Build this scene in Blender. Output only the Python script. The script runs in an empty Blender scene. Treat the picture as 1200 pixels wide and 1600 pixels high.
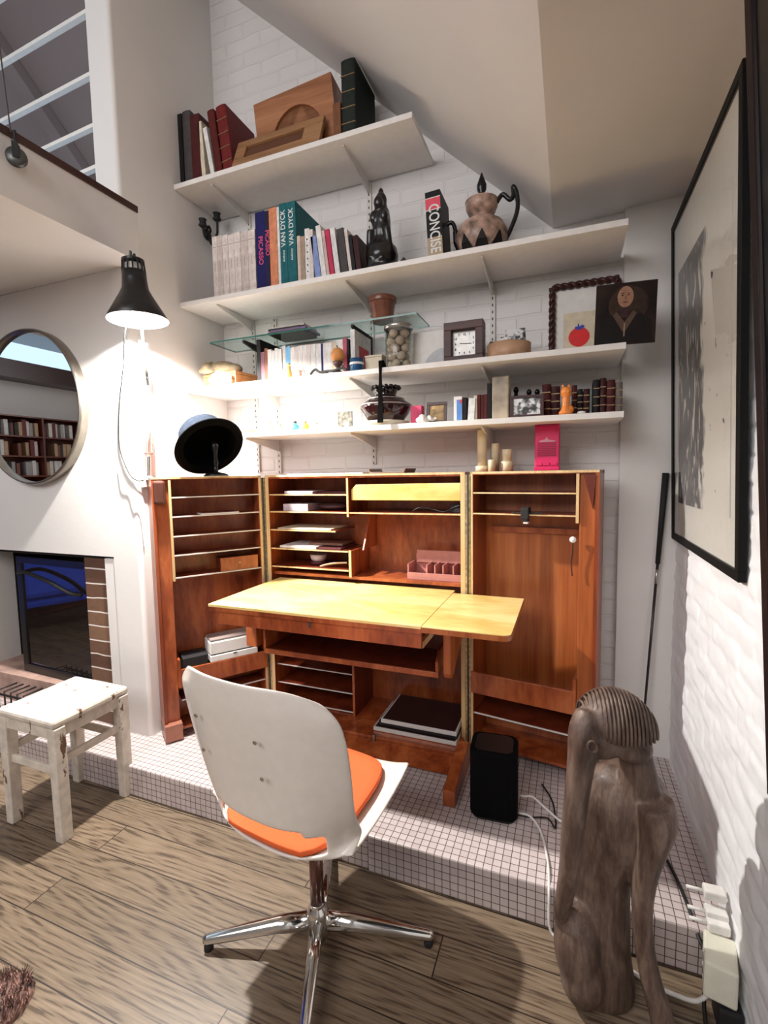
import bpy, bmesh, math, random
from mathutils import Vector, Matrix, Euler, noise
random.seed(7)
C = bpy.context.scene.collection
PI = math.pi
# ------------------------------------------------------------------ camera
R = Matrix(((0.93130, -0.01379, 0.36399), (0.36385, 0.08240, -0.92780), (-0.01720, 0.99650, 0.08176)))
cd = bpy.data.cameras.new('camera'); cam = bpy.data.objects.new('camera', cd); C.objects.link(cam)
cd.sensor_fit = 'VERTICAL'; cd.sensor_height = 24; cd.sensor_width = 18; cd.lens = 11.1
cd.clip_start = 0.02; cd.clip_end = 100
q = R.to_4x4(); q.translation = (0, 0, 1.45); cam.matrix_world = q
bpy.context.scene.camera = cam
# ------------------------------------------------------------------ world, exposure, fill light
W = bpy.data.worlds.new('sky'); bpy.context.scene.world = W; W.use_nodes = True
W.node_tree.nodes['Background'].inputs[0].default_value = (0.62, 0.80, 1.0, 1)
W.node_tree.nodes['Background'].inputs[1].default_value = 0.7
vs = bpy.context.scene.view_settings
vs.view_transform = 'Standard'; vs.look = 'None'; vs.exposure = 0.9; vs.gamma = 1; vs.use_curve_mapping = False
def area(name, loc, target, sx, sy, power, col=(1, 1, 1)):
    l = bpy.data.lights.new(name, 'AREA'); l.shape = 'RECTANGLE'; l.size = sx; l.size_y = sy; l.energy = power; l.color = col
    o = bpy.data.objects.new(name, l); C.objects.link(o); o.location = loc
    o.rotation_euler = (Vector(target) - Vector(loc)).to_track_quat('-Z', 'Y').to_euler(); return o
area('skylight', (-1.6, -1.6, 3.1), (-0.8, 1.9, 0.9), 2.6, 1.4, 44, (1, 0.97, 0.97))
# ------------------------------------------------------------------ node helpers
def newmat(name):
    m = bpy.data.materials.new(name); m.use_nodes = True; nt = m.node_tree
    return m, nt, nt.nodes['Principled BSDF']
def N(nt, t, **kw):
    n = nt.nodes.new(t)
    for k, v in kw.items():
        if k.startswith('i_'): n.inputs[k[2:].replace('_', ' ')].default_value = v
        else: setattr(n, k, v)
    return n
def ramp(nt, fac, stops):
    r = nt.nodes.new('ShaderNodeValToRGB'); e = r.color_ramp.elements
    while len(e) < len(stops): e.new(0.5)
    for i, (p, c) in enumerate(stops): e[i].position = p; e[i].color = (*c, 1) if len(c) == 3 else c
    nt.links.new(fac, r.inputs[0]); return r.outputs[0]
def coords(nt, scale=(1, 1, 1), kind='Object', order=None):
    tc = nt.nodes.new('ShaderNodeTexCoord'); out = tc.outputs[kind]
    if order:
        s = nt.nodes.new('ShaderNodeSeparateXYZ'); c = nt.nodes.new('ShaderNodeCombineXYZ'); nt.links.new(out, s.inputs[0])
        for i, a in enumerate(order):
            if a in 'XYZ': nt.links.new(s.outputs[a], c.inputs[i])
        out = c.outputs[0]
    mp = nt.nodes.new('ShaderNodeMapping'); nt.links.new(out, mp.inputs[0]); mp.inputs['Scale'].default_value = scale
    return mp.outputs[0]
def bump(nt, b, h, strength=0.3, dist=0.01):
    n = nt.nodes.new('ShaderNodeBump'); n.inputs['Strength'].default_value = strength; n.inputs['Distance'].default_value = dist
    nt.links.new(h, n.inputs['Height']); nt.links.new(n.outputs[0], b.inputs['Normal'])
MATS = {}
def mat(name, col, rough=0.5, metal=0.0, var=0.06, scale=30, bmp=0.0, trans=0.0, ior=1.45, emit=None, spec=None, coat=0):
    if name in MATS: return MATS[name]
    m, nt, b = newmat(name)
    b.inputs['Roughness'].default_value = rough; b.inputs['Metallic'].default_value = metal
    b.inputs['IOR'].default_value = ior; b.inputs['Transmission Weight'].default_value = trans
    if coat: b.inputs['Coat Weight'].default_value = coat
    if spec is not None: b.inputs['Specular IOR Level'].default_value = spec
    v = coords(nt); no = N(nt, 'ShaderNodeTexNoise'); no.inputs['Scale'].default_value = scale; no.inputs['Detail'].default_value = 5
    nt.links.new(v, no.inputs['Vector'])
    lo = tuple(max(0, c * (1 - var * 2)) for c in col); hi = tuple(min(1, c * (1 + var)) for c in col)
    nt.links.new(ramp(nt, no.outputs['Fac'], [(0.3, lo), (0.7, hi)]), b.inputs['Base Color'])
    if bmp: bump(nt, b, no.outputs['Fac'], bmp, 0.004)
    if emit: b.inputs['Emission Color'].default_value = (*emit[0], 1); b.inputs['Emission Strength'].default_value = emit[1]
    MATS[name] = m; return m
def wood(name, c1, c2, c3, axis='Z', rough=0.4, freq=14, stretch=0.05, coat=0.15, bmp=0.08):
    if name in MATS: return MATS[name]
    m, nt, b = newmat(name)
    s = [1, 1, 1]; s['XYZ'.index(axis)] = stretch
    v = coords(nt, tuple(s))
    n1 = N(nt, 'ShaderNodeTexNoise'); n1.inputs['Scale'].default_value = freq; n1.inputs['Detail'].default_value = 8; n1.inputs['Distortion'].default_value = 0.8
    n2 = N(nt, 'ShaderNodeTexNoise'); n2.inputs['Scale'].default_value = freq * 7; n2.inputs['Detail'].default_value = 4
    nt.links.new(v, n1.inputs['Vector']); nt.links.new(v, n2.inputs['Vector'])
    mx = N(nt, 'ShaderNodeMath', operation='MULTIPLY_ADD'); nt.links.new(n2.outputs['Fac'], mx.inputs[0]); mx.inputs[1].default_value = 0.35
    nt.links.new(n1.outputs['Fac'], mx.inputs[2])
    nt.links.new(ramp(nt, mx.outputs[0], [(0.48, c1), (0.66, c2), (0.84, c3)]), b.inputs['Base Color'])
    b.inputs['Roughness'].default_value = rough; b.inputs['Coat Weight'].default_value = coat; b.inputs['Coat Roughness'].default_value = 0.25
    bump(nt, b, mx.outputs[0], bmp, 0.002)
    MATS[name] = m; return m
def plaster(name, col, bstr=0.12, var=0.05):
    m, nt, b = newmat(name)
    v = coords(nt); n1 = N(nt, 'ShaderNodeTexNoise'); n1.inputs['Scale'].default_value = 2.2; n1.inputs['Detail'].default_value = 6
    n2 = N(nt, 'ShaderNodeTexNoise'); n2.inputs['Scale'].default_value = 45; n2.inputs['Detail'].default_value = 4
    nt.links.new(v, n1.inputs['Vector']); nt.links.new(v, n2.inputs['Vector'])
    lo = tuple(c * (1 - var) for c in col)
    nt.links.new(ramp(nt, n1.outputs['Fac'], [(0.35, lo), (0.65, col)]), b.inputs['Base Color'])
    b.inputs['Roughness'].default_value = 0.75; b.inputs['Specular IOR Level'].default_value = 0.25
    bump(nt, b, n2.outputs['Fac'], bstr, 0.003); return m
def bricks(name, col, grout, order='XZY', bw=0.23, rh=0.078, ms=0.008, strength=0.45, mix_grout=0.10, noise_amt=0.6):
    m, nt, b = newmat(name)
    v = coords(nt, order=order); br = N(nt, 'ShaderNodeTexBrick')
    br.inputs['Scale'].default_value = 1; br.inputs['Brick Width'].default_value = bw; br.inputs['Row Height'].default_value = rh
    br.inputs['Mortar Size'].default_value = ms; br.inputs['Mortar Smooth'].default_value = 0.6
    br.inputs['Color1'].default_value = (*col, 1); br.inputs['Color2'].default_value = (*[c * 0.96 for c in col], 1)
    br.inputs['Mortar'].default_value = (*[c * (1 - mix_grout) + g * mix_grout for c, g in zip(col, grout)], 1)
    wob = N(nt, 'ShaderNodeTexNoise'); wob.inputs['Scale'].default_value = 6
    nt.links.new(v, wob.inputs['Vector'])
    ad = N(nt, 'ShaderNodeVectorMath', operation='MULTIPLY_ADD'); nt.links.new(wob.outputs['Color'], ad.inputs[0]); ad.inputs[1].default_value = (0.02, 0.02, 0); nt.links.new(v, ad.inputs[2])
    nt.links.new(ad.outputs[0], br.inputs['Vector']); nt.links.new(br.outputs['Color'], b.inputs['Base Color'])
    n2 = N(nt, 'ShaderNodeTexNoise'); n2.inputs['Scale'].default_value = 22; n2.inputs['Detail'].default_value = 5; nt.links.new(v, n2.inputs['Vector'])
    h = N(nt, 'ShaderNodeMath', operation='MULTIPLY_ADD'); nt.links.new(n2.outputs['Fac'], h.inputs[0]); h.inputs[1].default_value = noise_amt
    inv = N(nt, 'ShaderNodeMath', operation='SUBTRACT'); inv.inputs[0].default_value = 1; nt.links.new(br.outputs['Fac'], inv.inputs[1]); nt.links.new(inv.outputs[0], h.inputs[2])
    b.inputs['Roughness'].default_value = 0.6
    bump(nt, b, h.outputs[0], strength, 0.008); return m
def tiles(name, order):
    m, nt, b = newmat(name)
    v = coords(nt, order=order); br = N(nt, 'ShaderNodeTexBrick'); br.offset = 0.0
    for k, x in (('Scale', 1), ('Brick Width', 0.0278), ('Row Height', 0.0278), ('Mortar Size', 0.0013), ('Mortar Smooth', 0.1)): br.inputs[k].default_value = x
    br.inputs['Color1'].default_value = (0.66, 0.58, 0.57, 1); br.inputs['Color2'].default_value = (0.57, 0.49, 0.48, 1)
    br.inputs['Mortar'].default_value = (0.1, 0.055, 0.04, 1)
    nt.links.new(v, br.inputs['Vector']); nt.links.new(br.outputs['Color'], b.inputs['Base Color'])
    r = N(nt, 'ShaderNodeMath', operation='MULTIPLY_ADD'); nt.links.new(br.outputs['Fac'], r.inputs[0]); r.inputs[1].default_value = 0.5; r.inputs[2].default_value = 0.28
    nt.links.new(r.outputs[0], b.inputs['Roughness'])
    inv = N(nt, 'ShaderNodeMath', operation='SUBTRACT'); inv.inputs[0].default_value = 1; nt.links.new(br.outputs['Fac'], inv.inputs[1])
    bump(nt, b, inv.outputs[0], 0.4, 0.002); return m
def planks(name):
    m, nt, b = newmat(name)
    v = coords(nt); br = N(nt, 'ShaderNodeTexBrick'); br.offset = 0.37; br.offset_frequency = 2
    for k, x in (('Scale', 1), ('Brick Width', 1.35), ('Row Height', 0.135), ('Mortar Size', 0.0022), ('Mortar Smooth', 0.2)): br.inputs[k].default_value = x
    br.inputs['Color1'].default_value = (0, 0, 0, 1); br.inputs['Color2'].default_value = (1, 1, 1, 1); br.inputs['Mortar'].default_value = (0.5, 0.5, 0.5, 1)
    mp0 = N(nt, 'ShaderNodeMapping'); mp0.inputs['Location'].default_value = (0.35, 0.012, 0); nt.links.new(v, mp0.inputs[0]); nt.links.new(mp0.outputs[0], br.inputs['Vector'])
    # grain coordinates, shifted per plank
    sh = N(nt, 'ShaderNodeVectorMath', operation='MULTIPLY_ADD'); nt.links.new(br.outputs['Color'], sh.inputs[0]); sh.inputs[1].default_value = (3.1, 1.7, 0); nt.links.new(v, sh.inputs[2])
    mp = N(nt, 'ShaderNodeMapping'); mp.inputs['Scale'].default_value = (0.14, 1, 1); nt.links.new(sh.outputs[0], mp.inputs[0])
    big = N(nt, 'ShaderNodeTexNoise'); big.inputs['Scale'].default_value = 6.5; big.inputs['Detail'].default_value = 1.5; big.inputs['Distortion'].default_value = 0.25
    nt.links.new(mp.outputs[0], big.inputs['Vector'])
    sy = N(nt, 'ShaderNodeSeparateXYZ'); nt.links.new(sh.outputs[0], sy.inputs[0])
    m1 = N(nt, 'ShaderNodeMath', operation='MULTIPLY'); nt.links.new(sy.outputs['Y'], m1.inputs[0]); m1.inputs[1].default_value = 260
    mul = N(nt, 'ShaderNodeMath', operation='MULTIPLY_ADD'); nt.links.new(big.outputs['Fac'], mul.inputs[0]); mul.inputs[1].default_value = 75; nt.links.new(m1.outputs[0], mul.inputs[2])
    sn = N(nt, 'ShaderNodeMath', operation='SINE'); nt.links.new(mul.outputs[0], sn.inputs[0])
    fine = N(nt, 'ShaderNodeTexNoise'); fine.inputs['Scale'].default_value = 160; fine.inputs['Detail'].default_value = 3
    mp2 = N(nt, 'ShaderNodeMapping'); mp2.inputs['Scale'].default_value = (0.05, 1, 1); nt.links.new(sh.outputs[0], mp2.inputs[0]); nt.links.new(mp2.outputs[0], fine.inputs['Vector'])
    su = N(nt, 'ShaderNodeMath', operation='MULTIPLY_ADD'); nt.links.new(sn.outputs[0], su.inputs[0]); su.inputs[1].default_value = 0.10; nt.links.new(fine.outputs['Fac'], su.inputs[2])
    col = ramp(nt, su.outputs[0], [(0.35, (0.085, 0.056, 0.036)), (0.43, (0.175, 0.124, 0.080)), (0.72, (0.25, 0.185, 0.124))])
    hv = N(nt, 'ShaderNodeHueSaturation'); nt.links.new(col, hv.inputs['Color'])
    vv = N(nt, 'ShaderNodeMapRange'); nt.links.new(br.outputs['Color'], vv.inputs[0]); vv.inputs[3].default_value = 0.78; vv.inputs[4].default_value = 1.12
    nt.links.new(vv.outputs[0], hv.inputs['Value'])
    mixm = N(nt, 'ShaderNodeMix', data_type='RGBA'); nt.links.new(br.outputs['Fac'], mixm.inputs[0]); nt.links.new(hv.outputs[0], mixm.inputs[6]); mixm.inputs[7].default_value = (0.025, 0.015, 0.01, 1)
    nt.links.new(mixm.outputs[2], b.inputs['Base Color']); b.inputs['Roughness'].default_value = 0.42
    bump(nt, b, su.outputs[0], 0.12, 0.002); return m
# ------------------------------------------------------------------ object helpers
def wm(o):
    m = o.matrix_basis.copy(); p = o.parent
    while p is not None: m = p.matrix_basis @ m; p = p.parent
    return m
def props(o, label=None, cat=None, group=None, kind=None):
    if label: o['label'] = label
    if cat: o['category'] = cat
    if group: o['group'] = group
    if kind: o['kind'] = kind
def thing(name, label, cat, loc=(0, 0, 0), rotz=0, group=None, rot=None, parent=None):
    o = bpy.data.objects.new(name, None); C.objects.link(o); o.location = loc; o.rotation_euler = rot if rot else (0, 0, rotz)
    o.empty_display_size = 0.05; o.parent = parent; props(o, label, cat, group); return o
class G:
    def __init__(s): s.bm = bmesh.new()
    def verts_faces(s, vs, fs, M=None):
        if M: vs = [M @ Vector(v) for v in vs]
        v = [s.bm.verts.new(p) for p in vs]
        for f in fs:
            try: s.bm.faces.new([v[i] for i in f])
            except ValueError: pass
        return s
    def box(s, x0, x1, y0, y1, z0, z1, M=None):
        v = [(x, y, z) for x in (x0, x1) for y in (y0, y1) for z in (z0, z1)]
        return s.verts_faces(v, [(0, 1, 3, 2), (4, 6, 7, 5), (0, 4, 5, 1), (2, 3, 7, 6), (0, 2, 6, 4), (1, 5, 7, 3)], M)
    def prism(s, pts, plane, a, b, M=None):
        n = len(pts); f = {'XY': lambda p, t: (p[0], p[1], t), 'XZ': lambda p, t: (p[0], t, p[1]), 'YZ': lambda p, t: (t, p[0], p[1])}[plane]
        v = [f(p, a) for p in pts] + [f(p, b) for p in pts]
        return s.verts_faces(v, [tuple(range(n)), tuple(range(2 * n - 1, n - 1, -1))] + [(i, (i + 1) % n, n + (i + 1) % n, n + i) for i in range(n)], M)
    def tube(s, pts, r, n=10, close=False):
        P = [Vector(p) for p in pts]; k = len(P); rs = r if isinstance(r, (list, tuple)) else [r] * k
        up = None; rings = []
        for i in range(k):
            t = (P[min(i + 1, k - 1)] - P[max(i - 1, 0)])
            if close: t = P[(i + 1) % k] - P[i - 1]
            t.normalize()
            if up is None: up = t.orthogonal().normalized()
            up = (up - t * up.dot(t)).normalized(); w = t.cross(up)
            rr = rs[i]; ra, rb = rr if isinstance(rr, tuple) else (rr, rr)
            rings.append([s.bm.verts.new(P[i] + up * math.cos(2 * PI * j / n) * ra + w * math.sin(2 * PI * j / n) * rb) for j in range(n)])
        for i in range(k if close else k - 1):
            A, B = rings[i], rings[(i + 1) % k]
            for j in range(n): s.bm.faces.new((A[j], A[(j + 1) % n], B[(j + 1) % n], B[j]))
        if not close: s.bm.faces.new(rings[0][::-1]); s.bm.faces.new(rings[-1])
        return s
    def lathe(s, prof, M=None, n=28, wob=0):
        # prof: (r, z) list
        M = M or Matrix(); rings = []
        for r, z in prof:
            if r < 1e-5: rings.append([s.bm.verts.new(M @ Vector((0, 0, z)))])
            else: rings.append([s.bm.verts.new(M @ Vector((r * (1 + wob * math.sin(12 * 2 * PI * j / n)) * math.cos(2 * PI * j / n), r * (1 + wob * math.sin(12 * 2 * PI * j / n)) * math.sin(2 * PI * j / n), z))) for j in range(n)])
        for A, B in zip(rings, rings[1:]):
            for j in range(n):
                a0, a1 = A[j % len(A)], A[(j + 1) % len(A)]; b0, b1 = B[j % len(B)], B[(j + 1) % len(B)]
                f = []
                for x in (a0, a1, b1, b0):
                    if x not in f: f.append(x)
                if len(f) > 2:
                    try: s.bm.faces.new(f)
                    except ValueError: pass
        return s
    def ball(s, c, r, M=None, seg=16):
        rr = r if isinstance(r, (tuple, list)) else (r, r, r)
        M2 = (M or Matrix()) @ Matrix.Translation(c) @ Matrix.Diagonal((*rr, 1))
        bmesh.ops.create_uvsphere(s.bm, u_segments=seg, v_segments=max(6, seg * 2 // 3), radius=1, matrix=M2); return s
    def done(s, name, m, parent=None, local=False, smooth=False, bevel=0, subd=0, solid=0, remesh=0, label=None, cat=None, group=None, kind=None, origin=None):
        bmesh.ops.recalc_face_normals(s.bm, faces=s.bm.faces)
        me = bpy.data.meshes.new(name); s.bm.to_mesh(me); s.bm.free()
        o = bpy.data.objects.new(name, me); C.objects.link(o)
        if parent is not None:
            if not local: me.transform(wm(parent).inverted())
            o.parent = parent
        elif origin is not None:
            me.transform(Matrix.Translation(-Vector(origin))); o.location = origin
        for mm in (m if isinstance(m, (list, tuple)) else [m]): me.materials.append(mm)
        if smooth: me.shade_smooth()
        if remesh:
            r = o.modifiers.new('remesh', 'REMESH'); r.mode = 'VOXEL'; r.voxel_size = remesh; r.use_smooth_shade = True
            sm = o.modifiers.new('smooth', 'SMOOTH'); sm.iterations = 6; sm.factor = 0.7
        if solid: so = o.modifiers.new('solid', 'SOLIDIFY'); so.thickness = solid; so.offset = 0
        if bevel:
            bv = o.modifiers.new('bevel', 'BEVEL'); bv.width = bevel; bv.segments = 2; bv.limit_method = 'ANGLE'
        if subd: sd = o.modifiers.new('subd', 'SUBSURF'); sd.levels = subd; sd.render_levels = subd
        props(o, label, cat, group, kind); return o
def struct(name, g, m, **kw): return g.done(name, m, kind='structure', **kw)
def T(x, y, z): return Matrix.Translation((x, y, z))
def axisM(loc, direction, up=None):
    q = Vector(direction).to_track_quat('Z', 'Y'); return Matrix.Translation(loc) @ q.to_matrix().to_4x4()
def text(s, size, m, parent, M, name='lettering', ext=0.0006, sx=1.0, align='CENTER'):
    cu = bpy.data.curves.new('t', 'FONT'); cu.body = s; cu.size = size; cu.extrude = ext; cu.align_x = align; cu.align_y = 'CENTER'; cu.offset = size * .012
    to = bpy.data.objects.new('t', cu); C.objects.link(to)
    dg = bpy.context.evaluated_depsgraph_get(); dg.update()
    me = bpy.data.meshes.new_from_object(to.evaluated_get(dg)); bpy.data.objects.remove(to); bpy.data.curves.remove(cu)
    me.transform(M @ Matrix.Diagonal((sx, 1, 1, 1))); me.materials.clear(); me.materials.append(m)
    o = bpy.data.objects.new(name, me); C.objects.link(o); o.parent = parent; return o
def smoothpath(pts, n=8):
    P = [Vector(p) for p in pts]; out = []
    for i in range(len(P) - 1):
        p0 = P[max(i - 1, 0)]; p1 = P[i]; p2 = P[i + 1]; p3 = P[min(i + 2, len(P) - 1)]
        for k in range(n):
            t = k / n
            out.append(0.5 * ((2 * p1) + (p2 - p0) * t + (2 * p0 - 5 * p1 + 4 * p2 - p3) * t * t + (3 * p1 - p0 - 3 * p2 + p3) * t ** 3))
    out.append(P[-1]); return out
# ------------------------------------------------------------------ materials
M_plaster = plaster('white_plaster', (0.80, 0.775, 0.75)); M_plaster2 = plaster('cream_plaster', (0.70, 0.67, 0.65))
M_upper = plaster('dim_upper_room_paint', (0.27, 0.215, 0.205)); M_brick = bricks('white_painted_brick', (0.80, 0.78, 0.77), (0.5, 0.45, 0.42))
M_tileT = tiles('mosaic_tile_top', 'XY0'); M_tileF = tiles('mosaic_tile_front', 'XZ0'); M_floor = planks('oak_planks')
M_rough = plaster('rough_painted_brick', (0.83, 0.83, 0.84), 0.35)
M_shelf = mat('white_shelf_laminate', (0.80, 0.77, 0.74), 0.4, var=0.02)
M_rail = mat('white_metal_rail', (0.68, 0.65, 0.62), 0.35, var=0.02)
M_slot = mat('dark_slot', (0.05, 0.045, 0.04), 0.6)
M_trim = mat('dark_brown_trim', (0.05, 0.018, 0.014), 0.35)
M_black = mat('black_lacquer', (0.012, 0.011, 0.011), 0.3); M_blackm = mat('matt_black', (0.014, 0.013, 0.014), 0.7)
M_chrome = mat('chrome', (0.75, 0.73, 0.70), 0.12, 1.0, var=0.04); M_steel = mat('brushed_steel', (0.5, 0.48, 0.46), 0.32, 1.0)
M_brass = mat('aged_brass', (0.55, 0.43, 0.24), 0.4, 0.8, var=0.25, scale=60)
M_mah = wood('mahogany_veneer_upright', (0.16, 0.026, 0.007), (0.29, 0.055, 0.014), (0.40, 0.098, 0.026), 'Z', 0.33)
M_mahx = wood('mahogany_veneer_across', (0.17, 0.030, 0.008), (0.32, 0.068, 0.018), (0.46, 0.125, 0.036), 'Z', 0.33, freq=9, stretch=0.3)
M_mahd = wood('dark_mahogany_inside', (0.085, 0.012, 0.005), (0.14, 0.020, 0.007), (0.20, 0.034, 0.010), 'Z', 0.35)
M_edge = wood('pale_beech_edge', (0.56, 0.34, 0.15), (0.70, 0.48, 0.24), (0.78, 0.58, 0.33), 'Z', 0.4)
M_ochre = wood('orange_door_stile', (0.27, 0.062, 0.014), (0.40, 0.105, 0.025), (0.50, 0.16, 0.045), 'Z', 0.35)
M_desk = wood('yellow_desk_top', (0.72, 0.48, 0.14), (0.84, 0.62, 0.23), (0.90, 0.72, 0.33), 'X', 0.32, freq=6, stretch=0.4)
M_white = mat('white_enamel', (0.84, 0.82, 0.78), 0.3, var=0.02); M_paper = mat('white_paper', (0.82, 0.79, 0.76), 0.7, var=0.03)
M_cable_w = mat('white_cable', (0.8, 0.78, 0.74), 0.4); M_cable_b = mat('black_cable', (0.012, 0.012, 0.012), 0.45)
def glassmat(name, tint=(1, 1, 1), ior=1.45, rough=0.0):
    m = bpy.data.materials.new(name); m.use_nodes = True; nt = m.node_tree; nt.nodes.clear()
    out = nt.nodes.new('ShaderNodeOutputMaterial'); mx = nt.nodes.new('ShaderNodeMixShader'); tr = nt.nodes.new('ShaderNodeBsdfTransparent'); gl = nt.nodes.new('ShaderNodeBsdfGlossy')
    fr = nt.nodes.new('ShaderNodeFresnel'); fr.inputs[0].default_value = ior; tr.inputs[0].default_value = (*tint, 1); gl.inputs['Roughness'].default_value = rough
    ge = nt.nodes.new('ShaderNodeNewGeometry'); iv = nt.nodes.new('ShaderNodeMath'); iv.operation = 'SUBTRACT'; iv.inputs[0].default_value = 1; nt.links.new(ge.outputs['Backfacing'], iv.inputs[1])
    ml = nt.nodes.new('ShaderNodeMath'); ml.operation = 'MULTIPLY'; nt.links.new(fr.outputs[0], ml.inputs[0]); nt.links.new(iv.outputs[0], ml.inputs[1]); nt.links.new(ml.outputs[0], mx.inputs[0]); nt.links.new(tr.outputs[0], mx.inputs[1]); nt.links.new(gl.outputs[0], mx.inputs[2]); nt.links.new(mx.outputs[0], out.inputs[0]); return m
M_pane = glassmat('clear_picture_glass'); M_gshelf = glassmat('greenish_shelf_glass', (0.86, 0.95, 0.93)); M_gedge = mat('teal_glass_edge', (0.04, 0.16, 0.14), 0.1, var=0.1)
M_jarglass = glassmat('jar_glass', (0.93, 0.94, 0.92))
# ================================================================== STRUCTURE
BACK = 2.385; PX = -1.952
struct('floor', G().box(-5.6, 0.6, -3.0, 2.5, -0.06, 0), M_floor)
def step(name, x0, x1, y0):
    g = G().box(x0, x1, y0, 2.5, 0.0, 0.14)
    for f in g.bm.faces: f.material_index = 1 if abs(f.normal.y) > 0.5 or abs(f.calc_center_median().y - y0) < 1e-4 else 0
    return struct(name, g, [M_tileT, M_tileF], bevel=0.006)
step('floor_platform', -3.6, -0.669, 1.486); step('floor_platform', -0.666, 0.45, 1.478)
# pier with the side wall of the alcove, and the fireplace wall
def pier(x0): return [(x0, 1.70)] + [(PX - .02 + .02 * math.sin(i * PI / 12), 1.72 - .02 * math.cos(i * PI / 12)) for i in range(7)] + [(PX, 2.5), (x0, 2.5)]
struct('wall_side', G().prism(pier(-2.134), 'XY', 0.14, 2.62).prism(pier(-2.09), 'XY', 2.62, 5.0), M_plaster)
g = G().box(-4.6, -2.134, 1.70, 1.95, 1.052, 2.43).box(-4.6, -3.35, 1.70, 1.95, 0.0, 1.052)
struct('wall_left', g, M_plaster)
struct('wall_back', G().box(PX - 0.02, 0.206, BACK, 2.55, 0.14, 4.7), M_brick)
struct('wall_pillar', G().box(0.206, 0.62, 2.358, 2.55, 0.14, 2.75), M_plaster, bevel=0.004)
# rough right wall, courses of bricks under thick paint
def course(y, z):
    row = math.floor(z / 0.074); fz = z / 0.074 - row; fy = (y / 0.215 + 0.5 * (row % 2)) % 1.0
    dz = min(fz, 1 - fz) * 0.074; dy = min(fy, 1 - fy) * 0.215; d = min(dz, dy)
    m = max(0.0, 1 - d / 0.011)
    lump = noise.noise(Vector((y * 9, z * 14, row * 3.7))) * 0.005 + noise.noise(Vector((y * 28, z * 34, 1.3))) * 0.0028
    tilt = noise.noise(Vector((math.floor(y / 0.215 + 0.5 * (row % 2)) * 1.7, row * 2.3, 5))) * 0.005
    return -0.006 * m * m + lump + tilt
g = G(); ys = [0.25 + i * 0.0095 for i in range(224)]; zs = [i * 0.0105 for i in range(252)]
grid = [[g.bm.verts.new((0.432 - course(y, z) * min(1.0, max(0.35, (2.4 - z))), min(y, 2.358), z)) for z in zs] for y in ys]
for i in range(len(ys) - 1):
    for j in range(len(zs) - 1): g.bm.faces.new((grid[i][j], grid[i][j + 1], grid[i + 1][j + 1], grid[i + 1][j]))
g.box(0.455, 0.62, -0.6, 2.358, -0.05, 2.75)
struct('wall_right', g, M_rough, smooth=False)
for p in bpy.data.objects['wall_right'].data.polygons: p.use_smooth = True
# sloping ceiling and the flat strip beside it
k = -0.9235
def slz(x): return 2.54 + k * (x + 0.085)
struct('ceiling', G().prism([(-0.085, 2.545), (-2.5, slz(-2.5)), (-2.5, slz(-2.5) + 0.12), (-0.085, 2.68)], 'XZ', -0.5, 2.5), M_plaster2)
struct('ceiling_flat', G().prism([(-0.085, 2.545), (0.62, 2.575), (0.62, 2.70), (-0.085, 2.70)], 'XZ', -0.5, 2.5), M_plaster2)
# mezzanine floor slab with its dark edge, upper room beyond
struct('ceiling_mezzanine', G().box(-3.4, -1.845, 0.55, 1.70, 2.432, 2.645), M_plaster2)
struct('trim_1', G().box(-1.885, -1.838, 0.55, 1.698, 2.645, 2.672), M_trim)
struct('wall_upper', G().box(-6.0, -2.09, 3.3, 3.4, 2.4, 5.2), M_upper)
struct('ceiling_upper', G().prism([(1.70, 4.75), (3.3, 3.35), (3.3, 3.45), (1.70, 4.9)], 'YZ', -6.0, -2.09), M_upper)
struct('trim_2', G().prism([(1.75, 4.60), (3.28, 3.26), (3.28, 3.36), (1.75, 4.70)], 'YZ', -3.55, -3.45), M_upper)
# fireplace
M_soot = mat('soot_black', (0.012, 0.009, 0.008), 0.8)
struct('wall_firebox', G().box(-3.35, -2.134, 2.28, 2.4, 0.14, 1.2).box(-3.45, -3.35, 1.95, 2.4, 0.14, 1.2).box(-3.35, -2.134, 1.95, 2.3, 1.08, 1.2).box(-3.35, -2.134, 1.72, 1.95, 1.035, 1.052), M_soot)
M_fbrick = bricks('brown_fireplace_brick', (0.30, 0.155, 0.10), (0.85, 0.78, 0.72), 'XZ0', 2.0, 0.076, 0.005, 0.5, 1.0)
# course colours vary row by row
nt = M_fbrick.node_tree; b_ = nt.nodes['Principled BSDF']
br = [n for n in nt.nodes if n.type == 'TEX_BRICK'][0]; br.offset = 0; br.inputs['Color1'].default_value = (0.085, 0.035, 0.021, 1); br.inputs['Color2'].default_value = (0.25, 0.14, 0.085, 1)
struct('trim_brick', G().box(-2.372, -2.205, 1.715, 1.95, 0.14, 1.035), M_fbrick, bevel=0.003)
struct('trim_3', G().box(-2.205, -2.13, 1.704, 1.95, 0.14, 1.04), M_plaster)
struct('trim_hearth', G().box(-3.35, -2.375, 1.72, 2.2, 0.14, 0.30), mat('pinkish_hearth_brick', (0.5, 0.33, 0.27), 0.7, var=0.25, scale=9, bmp=0.4))
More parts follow.
